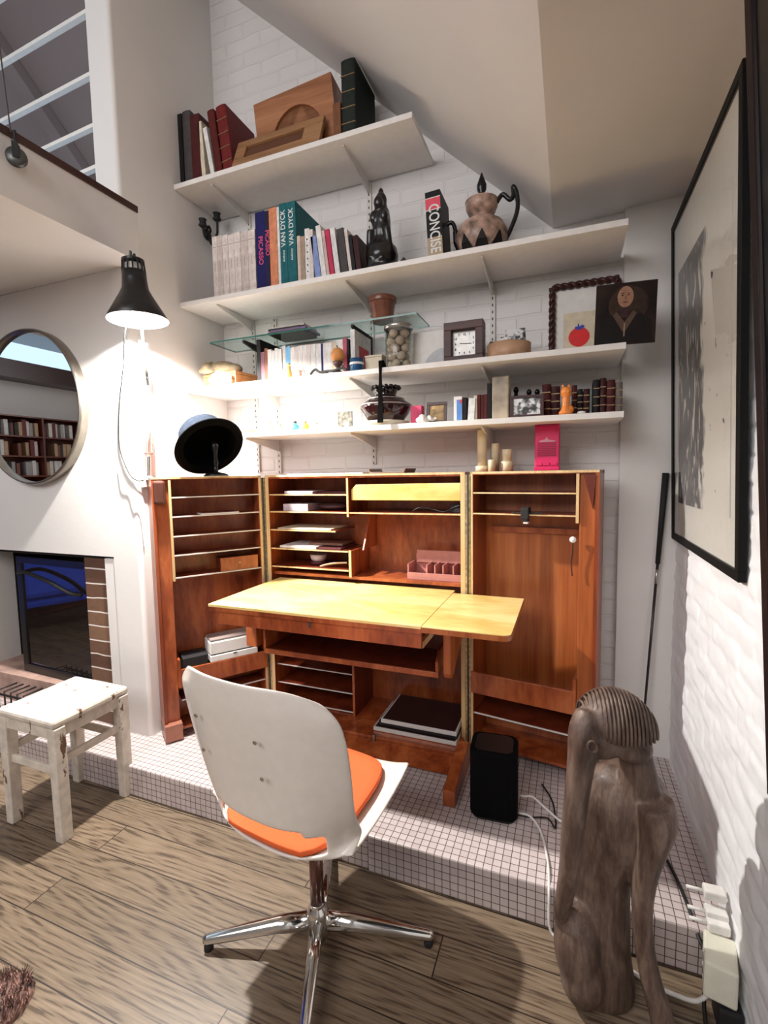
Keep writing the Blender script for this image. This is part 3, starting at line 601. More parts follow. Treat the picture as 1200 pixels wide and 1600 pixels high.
for zz in (.02, -.018): G().box(-.0475, -.0455, -.012, .002, zz - .006, zz + .008).done('socket_slot', M_slot, t, local=True)
t = thing('wall_adapter', 'black power adapter block under the cream socket box', 'power adapter', (0.40, 1.365, 0.02))
G().box(.375, .43, 1.33, 1.40, .002, .068).done('housing', M_blackm, t, bevel=.006)
t = thing('plug_bundle', 'cluster of white plugs stuck in the wall above the cream socket box', 'plug', (0.40, 1.47, 0.2))
for i, (y, z) in enumerate(((1.50, .245), (1.475, .205), (1.455, .190))):
    G().box(.372, .425, y - .018, y + .018, z - .014, z + .014).done('plug', M_cable_w, t, bevel=.005)
    G().tube([(.33, y, z), (.374, y, z)], .005, 8).done('plug_sleeve', M_cable_w, t, smooth=True)
# golf club
t = thing('golf_club', 'black golf club leaning with its grip up against the pillar wall', 'golf club', (0.33, 2.25, 0.14))
a = Vector((.385, 2.345, 1.43)); b = Vector((.312, 2.30, .16))
G().tube([a, a.lerp(b, .31)], [.0135, .0095], 14).done('grip', M_blackm, t, smooth=True)
G().tube([a.lerp(b, .31), b], [.0062, .0048], 10).done('shaft', mat('black_graphite', (0.02, 0.018, 0.02), 0.25), t, smooth=True)
G().tube([a.lerp(b, .33), a.lerp(b, .38)], .0068, 10).done('decal_band', M_steel, t, smooth=True)
G().box(.262, .325, 2.275, 2.315, .1405, .178).done('club_head', M_steel, t, bevel=.01)

# ================================================================== WALL PICTURES
t = thing('framed_print', 'large black-framed glazed abstract ink print hanging on the right wall', 'picture', (0.405, 1.9, 1.79))
# hangs tilted forward at the top
def RP(y, z, o=0.0):
    f_ = (z - 1.151) / (2.43 - 1.151); return (0.422 - 0.037 * f_ - o, y, z)
Mr = Matrix.Translation((0.430, 0, 1.151)) @ Matrix.Rotation(-math.atan2(0.037, 1.279), 4, 'Y')
ya, yb, zh = 1.46, 2.325, 1.28
fw = .028
g = G().box(-.020, 0, ya, yb, 0, fw, Mr).box(-.020, 0, ya, yb, zh - fw, zh, Mr).box(-.020, 0, ya, ya + fw, fw, zh - fw, Mr).box(-.020, 0, yb - fw, yb, fw, zh - fw, Mr)
g.done('frame', mat('matt_black_frame', (.004, .004, .004), .55, spec=.2), t, bevel=.002)
# abstract ink print
m, nt, b_ = newmat('ink_print'); v = coords(nt)
n1 = N(nt, 'ShaderNodeTexNoise'); n1.inputs['Scale'].default_value = 4; n1.inputs['Detail'].default_value = 3; n1.inputs['Distortion'].default_value = 2.2; nt.links.new(v, n1.inputs['Vector'])
mpk = N(nt, 'ShaderNodeMapping'); mpk.inputs['Scale'].default_value = (1, 12, 3.5); nt.links.new(v, mpk.inputs[0])
n2 = N(nt, 'ShaderNodeTexNoise'); n2.inputs['Scale'].default_value = 1.4; n2.inputs['Detail'].default_value = 6; n2.inputs['Distortion'].default_value = 1.5; nt.links.new(mpk.outputs[0], n2.inputs['Vector'])
sep = N(nt, 'ShaderNodeSeparateXYZ'); nt.links.new(v, sep.inputs[0])
wv = N(nt, 'ShaderNodeMath', operation='MULTIPLY_ADD'); nt.links.new(n1.outputs['Fac'], wv.inputs[0]); wv.inputs[1].default_value = 0.18; nt.links.new(sep.outputs['Y'], wv.inputs[2])
msk = ramp(nt, wv.outputs[0], [(0.0, (0, 0, 0)), (0.02, (0, 0, 0)), (0.06, (1, 1, 1)), (1.0, (1, 1, 1))])
ink = ramp(nt, n2.outputs['Fac'], [(0.38, (0.60, 0.58, 0.54)), (0.43, (0.10, 0.09, 0.09)), (0.60, (0.015, 0.015, 0.015)), (0.66, (0.35, 0.33, 0.31)), (0.70, (0.60, 0.58, 0.54))])
mx = N(nt, 'ShaderNodeMix', data_type='RGBA'); nt.links.new(msk, mx.inputs[0]); mx.inputs[6].default_value = (0.66, 0.64, 0.58, 1); nt.links.new(ink, mx.inputs[7])
n3 = N(nt, 'ShaderNodeTexNoise'); n3.inputs['Scale'].default_value = 17; n3.inputs['Detail'].default_value = 2; nt.links.new(v, n3.inputs['Vector'])
mx2 = N(nt, 'ShaderNodeMix', data_type='RGBA'); nt.links.new(ramp(nt, n3.outputs['Fac'], [(0.70, (0, 0, 0)), (0.72, (1, 1, 1))]), mx2.inputs[0]); nt.links.new(mx.outputs[2], mx2.inputs[6]); mx2.inputs[7].default_value = (0.12, 0.1, 0.1, 1)
nt.links.new(mx2.outputs[2], b_.inputs['Base Color']); b_.inputs['Roughness'].default_value = .8
G().box(-.010, -.004, ya + fw, yb - fw, fw, zh - fw, Mr).done('mount', mat('cream_mount', (0.68, 0.66, 0.6), .8, var=.02), t)
pr = G().box(-.0125, -.0105, ya + .10, yb - .10, .16, zh - .22, Mr).done('print', m, t)
G().box(-.0165, -.0155, ya + fw - .002, yb - fw + .002, fw - .002, zh - fw + .002, Mr).done('glazing', M_pane, t)
# big dark frame hanging closer to the viewer
t = thing('large_painting', 'tall near-black wooden framed panel at the extreme right beside the viewer', 'picture frame', (0.40, 0.8, 1.6))
M_dkwood = mat('near_black_red_wood', (0.010, 0.003, 0.003), 0.5, spec=.25)
v0 = Vector((.440, 0, .72)); v1 = Vector((.327, 0, 2.53)); Mq = Matrix.Translation(v0) @ Matrix.Rotation(math.atan2(v1.x - v0.x, v1.z - v0.z), 4, 'Y'); hh = (v1 - v0).length
G().box(-.02, -.002, 1.20, 1.245, 0, hh, Mq).box(-.02, -.002, .10, .16, 0, hh, Mq).box(-.02, -.002, .16, 1.20, 0, .07, Mq).box(-.02, -.002, .16, 1.20, hh - .07, hh, Mq).done('frame', M_dkwood, t, bevel=.006)
G().box(-.014, -.006, .15, 1.21, .06, hh - .06, Mq).done('dark_panel', mat('black_glass', (0.003, 0.003, 0.004), .3, spec=.2), t)
# ================================================================== WALL SHELVES
def wall_shelf(label, x0, x1, z, brackets):
    t = thing('wall_shelf', label, 'shelf', ((x0 + x1) / 2, 2.20, z - .012), group=None)
    G().box(x0, x1, 2.04, BACK - .006, z - .024, z).done('board', M_shelf, t, bevel=.0015)
    for xb in brackets:
        G().prism([(2.075, z - .0245), (2.374, z - .0245), (2.374, z - .085), (2.36, z - .085), (2.075, z - .034)], 'YZ', xb - .004, xb + .004).done('bracket', M_rail, t)
    return t
wall_shelf('topmost white wall shelf, short and tucked under the sloping ceiling', PX + .002, -0.642, 2.973, (-1.735, -.985))
wall_shelf('long white wall shelf, second from the top, with the art books and the coffee pot', PX + .002, .190, 2.374, (-1.735, -.985, -.355))
wall_shelf('long white wall shelf under the glass one, carrying the clock and the jar', PX + .002, .192, 1.927, (-1.585, -.975, -.355))
wall_shelf('lowest white wall shelf just above the cabinet', -1.74, .190, 1.671, (-1.58, -.975, -.355))
m, nt, b_ = newmat('slotted_white_rail'); sp = N(nt, 'ShaderNodeSeparateXYZ'); nt.links.new(coords(nt), sp.inputs[0])
dv = N(nt, 'ShaderNodeMath', operation='DIVIDE'); nt.links.new(sp.outputs['Z'], dv.inputs[0]); dv.inputs[1].default_value = .032
fr_ = N(nt, 'ShaderNodeMath', operation='FRACT'); nt.links.new(dv.outputs[0], fr_.inputs[0]); lt = N(nt, 'ShaderNodeMath', operation='LESS_THAN'); nt.links.new(fr_.outputs[0], lt.inputs[0]); lt.inputs[1].default_value = .4
ab = N(nt, 'ShaderNodeMath', operation='ABSOLUTE'); nt.links.new(sp.outputs['X'], ab.inputs[0]); l2 = N(nt, 'ShaderNodeMath', operation='LESS_THAN'); nt.links.new(ab.outputs[0], l2.inputs[0]); l2.inputs[1].default_value = .0032
mu = N(nt, 'ShaderNodeMath', operation='MULTIPLY'); nt.links.new(lt.outputs[0], mu.inputs[0]); nt.links.new(l2.outputs[0], mu.inputs[1])
mxr = N(nt, 'ShaderNodeMix', data_type='RGBA'); nt.links.new(mu.outputs[0], mxr.inputs[0]); mxr.inputs[6].default_value = (.68, .65, .62, 1); mxr.inputs[7].default_value = (.05, .045, .04, 1); nt.links.new(mxr.outputs[2], b_.inputs['Base Color']); M_slotted = m
for x, za, zb, lab in ((-1.735, 1.47, 2.94, 'white slotted wall rail nearest the side wall, running up to the top shelf'), (-1.585, 1.46, 2.34, 'short white slotted wall rail, second from the left'), (-.985, 1.5, 2.94, 'white slotted wall rail rising behind the black statuette'), (-.355, 1.5, 2.34, 'white slotted wall rail behind the clock, rightmost of the rails')):
    o = G().box(x - .0125, x + .0125, BACK - .012, BACK - .001, za, zb).done('shelf_rail', M_slotted, label=lab, cat='shelf rail', origin=(x, BACK - .006, za))
# glass shelf
t = thing('glass_shelf', 'greenish glass shelf on black brackets holding a brown pot', 'glass shelf', (-1.25, 2.2, 2.17))
g = G().box(-1.83, -.655, 2.115, 2.33, 2.166, 2.174); g.bm.normal_update()
for f in g.bm.faces: f.material_index = 0 if abs(f.normal.z) > .5 else 1
g.done('pane', [M_gshelf, M_gedge], t)
for xb in (-1.62, -.985): G().prism([(2.13, 2.165), (2.372, 2.165), (2.372, 2.06), (2.355, 2.06), (2.345, 2.11), (2.13, 2.152)], 'YZ', xb - .006, xb + .006).done('bracket', M_blackm, t)

# ================================================================== BOOKS
COL = dict(black=(.012, .011, .012), charcoal=(.07, .06, .06), maroon=(.07, .012, .012), cream=(.70, .62, .48), white=(.80, .78, .76), darkred=(.10, .014, .012), red=(.16, .016, .016), brown=(.20, .08, .04),
    blackgreen=(.016, .022, .018), paper=(.74, .66, .62), paper2=(.62, .54, .50), navy=(.012, .012, .10), ink=(.02, .015, .05), orange=(.70, .26, .13), teal=(.012, .13, .15), beige=(.66, .55, .46), tan=(.42, .30, .22),
    lilac=(.25, .32, .60), pinkish=(.66, .46, .44), crimson=(.55, .04, .10), blackred=(.045, .010, .012), plum=(.22, .10, .13), sky=(.22, .50, .78), rose=(.55, .12, .18), greygreen=(.16, .19, .17), greybrown=(.16, .13, .12))
M_pages = mat('page_edges', (.70, .62, .50), .8, var=.08, scale=200)
def ordn(i): return ['first', 'second', 'third', 'fourth', 'fifth', 'sixth', 'seventh', 'eighth', 'ninth', 'tenth', 'eleventh', 'twelfth', 'thirteenth', 'fourteenth', 'fifteenth', 'sixteenth', 'seventeenth', 'eighteenth', 'nineteenth', 'twentieth', 'twenty-first', 'twenty-second', 'twenty-third', 'twenty-fourth'][i]
def book(x, w, h, lean, dp, col, Y, z, label, group, rounded=False, bands=0, rz=0):
    lean = 0 if abs(lean) < .05 else lean
    zz = z + .0006 + max(0, w * math.sin(lean))
    t = thing('book', label, 'book', (x, Y, zz), rot=(0, lean, rz), group=group)
    m = mat('book_cover_' + col, COL[col], .55, var=.12, scale=40, spec=.22); c = .0022
    w = max(w - .0012, .006)
    if rounded:
        g = G(); n_ = 8
        pts = [(w / 2 - w / 2 * math.cos(PI * i / n_), .006 - min(.008, w * .3) * math.sin(PI * i / n_)) for i in range(n_ + 1)]
        g.prism(pts, 'XY', 0, h)
        g.box(0, c, .006, dp, 0, h).box(w - c, w, .006, dp, 0, h)
    else: g = G().box(0, w, 0, c, 0, h).box(0, c, c, dp, 0, h).box(w - c, w, c, dp, 0, h)
    g.done('cover', m, t, local=True)
    G().box(c, w - c, .0062 if rounded else c, dp - .005, .003, h - .004).done('pages', M_pages, t, local=True)
    if bands:
        g = G()
        for i in range(bands): zc = h * (i + 1) / (bands + 1); g.box(.0008, w - .0008, -.0032 if rounded else -.0014, .003, zc - .002, zc + .002)
        g.done('spine_bands', mat('gilt_band', (.30, .20, .10), .4, .5), t, local=True)
    return t
BK = {}
BK['top']=(2.09,2.975,[
(-1.951,0.027,0.375,0.040,0.17,'black'),
(-1.923,0.056,0.377,0.039,0.2,'charcoal'),
(-1.868,0.059,0.345,0.049,0.18,'maroon'),
(-1.804,0.025,0.302,-0.053,0.17,'cream'),
(-1.745,0.025,0.266,-0.164,0.17,'white'),
(-1.717,0.045,0.338,-0.127,0.2,'darkred'),
(-1.668,0.064,0.341,-0.112,0.24,'red'),
(-1.038,0.039,0.171,-0.025,0.2,'brown'),
(-0.995,0.071,0.338,-0.029,0.24,'blackgreen'),
])
BK['second']=(2.1,2.374,[
(-1.770,0.032,0.328,0.045,0.15,'paper'),
(-1.738,0.033,0.327,0.042,0.15,'paper2'),
(-1.705,0.037,0.324,0.041,0.15,'paper'),
(-1.667,0.037,0.317,0.039,0.15,'paper'),
(-1.630,0.040,0.323,0.024,0.15,'paper'),
(-1.589,0.046,0.316,0.022,0.15,'paper2'),
(-1.543,0.043,0.317,0.006,0.15,'paper'),
(-1.495,0.056,0.393,-0.015,0.22,'navy'),
(-1.440,0.027,0.388,0.012,0.22,'ink'),
(-1.413,0.045,0.396,0.002,0.2,'orange'),
(-1.367,0.015,0.392,0.005,0.2,'white'),
(-1.352,0.041,0.404,0.001,0.26,'teal'),
(-1.311,0.051,0.402,0.004,0.26,'teal'),
(-1.256,0.018,0.235,0.001,0.15,'beige'),
(-1.238,0.025,0.229,-0.000,0.15,'tan'),
(-1.212,0.025,0.260,-0.012,0.15,'white'),
(-1.188,0.021,0.251,0.018,0.15,'paper'),
(-1.156,0.032,0.218,-0.100,0.15,'lilac'),
(-1.124,0.028,0.262,-0.122,0.17,'white'),
(-1.097,0.017,0.235,-0.073,0.15,'pinkish'),
(-1.080,0.024,0.235,-0.074,0.15,'crimson'),
(-1.055,0.027,0.237,-0.091,0.17,'white'),
(-1.023,0.037,0.225,-0.136,0.17,'charcoal'),
(-0.986,0.017,0.218,-0.142,0.17,'paper'),
(-0.969,0.017,0.187,-0.131,0.17,'black'),
(-0.951,0.026,0.180,-0.167,0.2,'blackred'),
(-0.592,0.068,0.292,-0.050,0.16,'black'),
])
BK['third']=(2.14,1.927,[
(-1.544,0.024,0.244,0.027,0.2,'black'),
(-1.520,0.024,0.166,0.015,0.15,'plum'),
(-1.496,0.020,0.183,0.018,0.15,'brown'),
(-1.477,0.024,0.174,0.043,0.12,'white'),
(-1.453,0.020,0.165,0.042,0.12,'white'),
(-1.433,0.020,0.176,0.042,0.12,'white'),
(-1.413,0.023,0.171,0.041,0.12,'white'),
(-1.385,0.019,0.184,0.014,0.15,'white'),
(-1.366,0.027,0.176,0.012,0.15,'sky'),
(-1.339,0.027,0.170,0.010,0.15,'white'),
(-1.313,0.023,0.170,0.037,0.15,'paper'),
(-1.291,0.023,0.173,0.036,0.15,'white'),
(-1.268,0.026,0.174,0.035,0.15,'white'),
(-1.242,0.022,0.174,0.034,0.15,'paper'),
(-1.220,0.029,0.172,0.033,0.15,'white'),
(-1.190,0.029,0.172,0.032,0.15,'white'),
(-1.161,0.011,0.168,0.031,0.15,'navy'),
(-1.150,0.050,0.170,0.031,0.15,'white'),
(-1.100,0.025,0.168,0.029,0.15,'cream'),
(-1.075,0.035,0.174,0.028,0.15,'white'),
(-1.040,0.021,0.182,0.026,0.15,'rose'),
(-1.019,0.014,0.174,0.026,0.15,'black'),
(-0.999,0.024,0.217,0.025,0.2,'white'),
])
BK['low']=(2.14,1.674,[
(-0.403,0.017,0.112,0.002,0.11,'cream'),
(-0.386,0.014,0.114,0.001,0.11,'darkred'),
(-0.371,0.014,0.113,0.000,0.11,'maroon'),
(-0.357,0.014,0.114,-0.000,0.11,'darkred'),
(-0.343,0.018,0.160,-0.001,0.13,'black'),
(-0.113,0.036,0.136,0.013,0.11,'maroon'),
(-0.077,0.035,0.125,0.014,0.11,'blackred'),
(0.003,0.022,0.123,0.034,0.11,'maroon'),
(0.025,0.022,0.106,0.014,0.11,'black'),
(0.048,0.024,0.105,-0.016,0.11,'blackred'),
(0.072,0.011,0.110,-0.004,0.11,'greygreen'),
(0.084,0.026,0.138,-0.017,0.12,'black'),
(0.110,0.024,0.143,-0.018,0.12,'blackred'),
(0.134,0.033,0.133,0.001,0.12,'maroon'),
(0.167,0.027,0.121,-0.020,0.12,'greybrown'),
])
TOPD = {0: 'black clothbound book at the far left end of the top shelf', 1: 'charcoal book with a rounded spine, second from the left on the top shelf', 2: 'dark red book beside the charcoal one on the top shelf', 3: 'thin cream book between dark red ones on the top shelf',
    4: 'thin white leaning book with print on its spine on the top shelf', 5: 'dark maroon leaning book behind the thin white one on the top shelf', 6: 'thick glossy red leather book leaning against the carved frame on the top shelf', 7: 'brown book between the arched wooden box and the big black-green one', 8: 'tall thick black-green book standing under the sloping ceiling'}
BOOKS = []
for i, b in enumerate(BK['top'][2]): BOOKS.append(book(*b[:5], b[5], *BK['top'][:2], TOPD[i], 'books on the top shelf', rounded=b[5] in ('charcoal', 'red', 'darkred', 'blackgreen'), bands=4 if b[5] in ('red', 'blackgreen') else 0))
M_tpink = mat('pink_print', (.75, .08, .22), .5); M_twhite = mat('white_print', (.8, .8, .78), .5); M_tdark = mat('dark_print', (.05, .04, .05), .5); M_red = mat('signal_red', (.65, .02, .05), .45)
def spine_text(t, s, size, w, zc, m, up=False, sx=1.0, y=-.0008, name='lettering'):
    # letters run along the spine
    Mt = T(w / 2, y, zc) @ Matrix.Rotation(-PI / 2 if up else PI / 2, 4, 'Y') @ Matrix.Rotation(PI / 2, 4, 'X')
    return text(s, size, m, t, Mt, name, sx=sx)
L2 = BK['second'][2]; nm = {}
D2 = {7: 'dark blue book with PICASSO in pink down its spine', 8: 'narrow ink-black book with PICASSO in pink beside the dark blue one', 9: 'tall orange book left of the teal pair', 10: 'thin white book squeezed between the orange book and the teal pair', 11: 'teal VAN DYCK book, left one of the pair', 12: 'teal VAN DYCK book, right one of the pair, its cover visible',
    13: 'slim beige paperback right of the teal books', 14: 'tan paperback right of the slim beige one', 15: 'white book with a row of black dots on the spine', 16: 'narrow cream-white paperback right of the dotted spine', 17: 'lilac-blue paperback leaning left among the white ones', 18: 'tall white leaning book right of the lilac-blue one', 19: 'pinkish slim leaning book left of the crimson one', 20: 'leaning book with a crimson spine on the second shelf', 21: 'white leaning book right of the crimson one',
    22: 'charcoal leaning book among the magazines', 23: 'pale grey leaning magazine next to the charcoal book', 24: 'black leaning booklet right of the pale grey magazine', 25: 'dark red and black book at the right end leaning towards the statuette', 26: 'thick black paperback with CONCISE down its spine, standing alone'}
for i, b in enumerate(L2):
    if 17 <= i <= 25: b = (b[0] + .0016 * (i - 17), b[1] - .001, b[2], -.115) + tuple(b[4:])
    lab = D2.get(i) or '%s in the row of seven matching off-white paperbacks on the second shelf' % ordn(i).capitalize().replace('First', 'Leftmost')
    nm[i] = book(*b[:5], b[5], *BK['second'][:2], lab, 'off-white paperbacks at the left of the second shelf' if i < 7 else 'art books on the second shelf')
for i in range(7): G().box(.004, L2[i][1] - .006, -.0006, 0, .270, .274).box(L2[i][1] * .42, L2[i][1] * .5, -.0006, 0, .15, .20).done('spine_print', mat('faint_brown_print', (.42, .34, .30), .6), nm[i], local=True)
spine_text(nm[7], 'PICASSO', .036, L2[7][1], .205, M_tpink); spine_text(nm[8], 'PICASSO', .032, L2[8][1], .235, M_tpink)
for i in (11, 12): spine_text(nm[i], 'VAN DYCK', .036, L2[i][1], .285, M_twhite, up=True, sx=.95); spine_text(nm[i], 'Anthony', .016, L2[i][1], .155, M_twhite, up=True, name='small_lettering')
g = G()
for q_ in range(6): g.ball((L2[15][1] / 2 - .0005, 0, .06 + q_ * .03), (.004, .0012, .004), seg=8)
g.done('dots', M_tdark, nm[15], local=True)
cb = nm[26]; M_band = mat('rose_band', (.78, .07, .12), .5); w26, h26 = L2[26][1], L2[26][2]
G().box(.0005, w26 - .0017, -.0006, 0, h26 * .74, h26 * .90).done('red_band', M_band, cb, local=True); G().box(.0005, w26 - .0017, -.0006, 0, 0, h26 * .34).done('tan_band', mat('tan_band', (.45, .33, .2), .5), cb, local=True)
G().box(.0005, w26 - .0017, -.0008, 0, h26 * .90, h26 * .912).box(.0005, w26 - .0017, -.0008, 0, h26 * .728, h26 * .74).done('pale_lines', M_twhite, cb, local=True)
spine_text(cb, 'CONCISE', .064, w26, h26 * .46, M_twhite, sx=.76, y=-.0014)
L3 = BK['third'][2]
D3 = {0: 'tall black book under the left end of the glass shelf', 1: 'plum-coloured book beside the tall black one', 2: 'brown book right of the plum-coloured one', 8: 'sky-blue book among the white ones under the glass shelf', 16: 'thin navy book among the white ones under the glass shelf', 18: 'cream book behind the orange ball', 20: 'rose-red book near the right end under the glass shelf', 21: 'narrow black book beside the rose-red one', 22: 'white book with a red panel on its cover behind the blue cup'}
wi = 0
for i, b in enumerate(L3):
    lab = D3.get(i)
    if not lab: lab = '%s from the left of the plain white books under the glass shelf' % ordn(wi).capitalize(); wi += 1
    nm[i] = book(b[0], b[1], min(b[2], .232), b[3], b[4], b[5], *BK['third'][:2], lab, 'books under the glass shelf')
G().box(L3[22][1] - .0014, L3[22][1] - .0005, .05, .17, .05, .15).done('red_panel', M_red, nm[22], local=True)
L4 = BK['low'][2]
D4 = ['thin cream book at the left of the small books before the marble block', 'dark red small book next to the thin cream one', 'maroon small book between two dark red ones', 'dark red small book against the tall black one', 'tall black book touching the marble block',
  'rounded maroon book right of the small photo frame', 'blackish-red rounded book left of the orange figurine', 'maroon rounded book right of the orange figurine', 'black book in the low group right of the orange figurine', 'blackish-red book in the low group next to the grey-green one', 'slim grey-green book on the lowest shelf', 'tall black book right of the grey-green one', 'tallest blackish-red book in the right-hand row', 'maroon book, second from the right end of the lowest shelf', 'grey-brown book at the right end of the lowest shelf']
for i, b in enumerate(L4): book(*b[:5], b[5], *BK['low'][:2], D4[i], 'small old books on the lowest shelf', rounded=i > 4, bands=3 if i > 4 and i != 10 else 0)

# ================================================================== TOP SHELF THINGS
ZT1 = 2.9735; M_box = wood('reddish_cigar_wood', (.24, .085, .03), (.36, .14, .055), (.46, .20, .09), 'X', .5); M_box2 = wood('golden_brown_frame_wood', (.22, .10, .035), (.34, .17, .07), (.42, .23, .10), 'X', .45)
t = thing('arched_wooden_box', 'reddish wooden box with an arched opening, resting askew on the top shelf', 'wooden box', (-1.39, 2.14, ZT1))
Ma = T(-1.475, 2.135, ZT1 + .004) @ Matrix.Rotation(math.radians(3), 4, 'Z') @ Matrix.Rotation(math.radians(-6), 4, 'Y') @ Matrix.Rotation(math.radians(-2), 4, 'X')
# build front with arch hole
bw_, bh_ = .43, .335; g = G(); arc = [(.085 + .14 - .14 * math.cos(PI * i / 16), .09 + .16 * math.sin(PI * i / 16)) for i in range(17)]
hole = [(.085, 0.0)] + arc + [(.365, 0.0)]
outer = [(0, 0), (0, bh_), (bw_, bh_), (bw_, 0)]
poly = [(0, 0), (0, bh_), (bw_, bh_), (bw_, 0)] + [(.365, 0.0)] + arc[::-1] + [(.085, 0.0)]
g = G().prism(poly, 'XZ', 0, .014, Ma)
bmesh.ops.triangulate(g.bm, faces=[f for f in g.bm.faces if len(f.verts) > 4]); g.done('front', M_box, t)
G().box(0, .012, .014, .19, 0, bh_, Ma).box(bw_ - .012, bw_, .014, .19, 0, bh_, Ma).box(.012, bw_ - .012, .014, .19, bh_ - .012, bh_, Ma).box(.012, bw_ - .012, .014, .2, 0, .01, Ma).done('case', M_box, t)
g = G().prism([(.04, .01), (.04, bh_ - .02), (bw_ - .04, bh_ - .02), (bw_ - .04, .01), (.33, .01), (.33, .19), (.13, .17), (.13, .01)], 'XZ', .09, .10, Ma); bmesh.ops.triangulate(g.bm, faces=[f for f in g.bm.faces if len(f.verts) > 4]); g.done('inner_board', mat('brown_inner_board', (.17, .06, .025), .5), t)
t = thing('carved_frame', 'flat golden-brown wooden frame lying against the arched box on the top shelf', 'frame', (-1.33, 2.08, ZT1))
Mf2 = T(-1.585, 2.046, ZT1 + .004) @ Matrix.Rotation(math.radians(1), 4, 'Z') @ Matrix.Rotation(math.radians(-1), 4, 'Y') @ Matrix.Rotation(math.radians(-24), 4, 'X')
g = G(); 
for a_ in ((0, .49, 0, .045), (0, .49, .125, .17), (0, .06, .045, .125), (.39, .49, .045, .125)): g.box(a_[0], a_[1], 0, .02, a_[2], a_[3], Mf2)
g.done('rails', M_box2, t, bevel=.003)
G().box(.055, .395, .012, .018, .04, .13, Mf2).done('backing', mat('dark_backing', (.12, .045, .02), .6), t)
G().ball((-1.565, 2.062, ZT1 + .013), (.014, .014, .012)).done('knob', M_box2, t, smooth=True)

M_lin = mat('black_hat_lining', (.002, .002, .002), .9, spec=.1)
# ================================================================== SECOND SHELF THINGS
Z2 = 2.3745
t = thing('candle_sconce', 'black wrought-iron candle sconce on the side wall above the white paperbacks', 'sconce', (-1.94, 2.275, 2.76))
g = G().lathe([(0, 0), (.03, 0), (.032, .006), (.02, .014), (0, .016)], axisM((PX + .0005, 2.275, 2.825), (1, 0, 0)))
Yc = 2.275; ZS = .045
g.tube(smoothpath([(-1.94, Yc, 2.825), (-1.91, Yc, 2.795), (-1.88, Yc, 2.815), (-1.875, Yc, 2.855), (-1.875, Yc, 2.895)]), .006, 8)
for s in (-1, 1):
    g.tube(smoothpath([(-1.91, Yc, 2.795), (-1.90, Yc + s * .02, 2.755), (-1.89, Yc + s * .045, 2.760), (-1.885, Yc + s * .055, 2.795), (-1.885, Yc + s * .045, 2.815), (-1.885, Yc + s * .06, 2.830), (-1.885, Yc + s * .085, 2.785), (-1.885, Yc + s * .10, 2.780), (-1.885, Yc + s * .105, 2.810)]), .0065, 8)
g.done('arms', M_blackm, t, smooth=True)
for p in ((-1.875, Yc, 2.885), (-1.885, Yc - .105, 2.805), (-1.885, Yc + .095, 2.805)):
    G().lathe([(0, 0), (.012, 0), (.024, .010), (.018, .018), (.017, .036), (.022, .042), (0, .042)], T(*p), 16).done('candle_cup', M_blackm, t, smooth=True)
def lathe_thing(name, label, cat, loc, parts, group=None, rot=None, n=28):
    t = thing(name, label, cat, loc, group=group, rot=rot)
    for pn, pf, m in parts: G().lathe(pf, n=n).done(pn, m, t, local=True, smooth=True)
    return t
t = thing('statuette', 'tall black carved statuette on the second shelf between the books and the dictionary', 'statuette', (-.835, 2.16, Z2))
g = G().lathe([(0, 0), (.078, 0), (.082, .02), (.070, .05), (.078, .085), (.072, .12), (.05, .145), (.040, .165), (.044, .20), (.043, .25), (.038, .29), (.030, .305), (.026, .325), (.028, .345), (.022, .362), (.012, .374), (.013, .385), (.006, .395), (0, .397)], T(-.835, 2.16, Z2), 26)
for a_, b_2, r_ in (((-.885, 2.13, Z2 + .10), (-.875, 2.12, Z2 + .20), .018), ((-.785, 2.13, Z2 + .10), (-.795, 2.12, Z2 + .20), .018), ((-.875, 2.11, Z2 + .03), (-.80, 2.10, Z2 + .06), .024), ((-.795, 2.11, Z2 + .03), (-.87, 2.10, Z2 + .07), .022)): g.tube([a_, b_2], r_, 10)
g.ball((-.835, 2.125, Z2 + .315), (.024, .02, .030)); g.ball((-.862, 2.13, Z2 + .255), (.02, .02, .03)); g.ball((-.81, 2.13, Z2 + .255), (.02, .02, .03))
g.done('body', mat('black_ebony', (.010, .008, .008), .28, coat=.2), t, remesh=.005)
t = thing('dark_cone', 'tiny dark pointed stone beside the black statuette', 'ornament', (-.715, 2.12, Z2)); G().lathe([(0, 0), (.028, 0), (.024, .018), (.010, .04), (0, .052)], T(-.715, 2.12, Z2), 7).done('body', mat('grey_stone_dark', (.05, .04, .04), .6), t)
M_pot = mat('mottled_stone_pot', (.46, .30, .23), .35, var=.38, scale=26); M_ebony = mat('ebony_black', (.008, .007, .007), .25)
t = thing('coffee_pot', 'big round mottled stone coffee pot with black spout, curled handle and pointed lid', 'pot', (-.375, 2.19, Z2))
P0 = T(-.375, 2.19, Z2)
G().lathe([(0, .004), (.06, .004), (.096, .033), (.113, .078), (.112, .115), (.094, .150), (.060, .174), (.038, .184), (.037, .190), (.058, .202), (.068, .224), (.070, .245), (.058, .25), (.0, .252)], P0, 36).done('body', M_pot, t, smooth=True)
G().lathe([(.068, .245), (.072, .25), (.05, .262), (.018, .275), (0, .278)], P0, 30).done('lid', M_pot, t, smooth=True)
G().lathe([(0, .275), (.014, .275), (.013, .287), (.020, .30), (.021, .32), (.012, .345), (.003, .37), (0, .372)], P0, 16).done('finial', M_ebony, t, smooth=True)
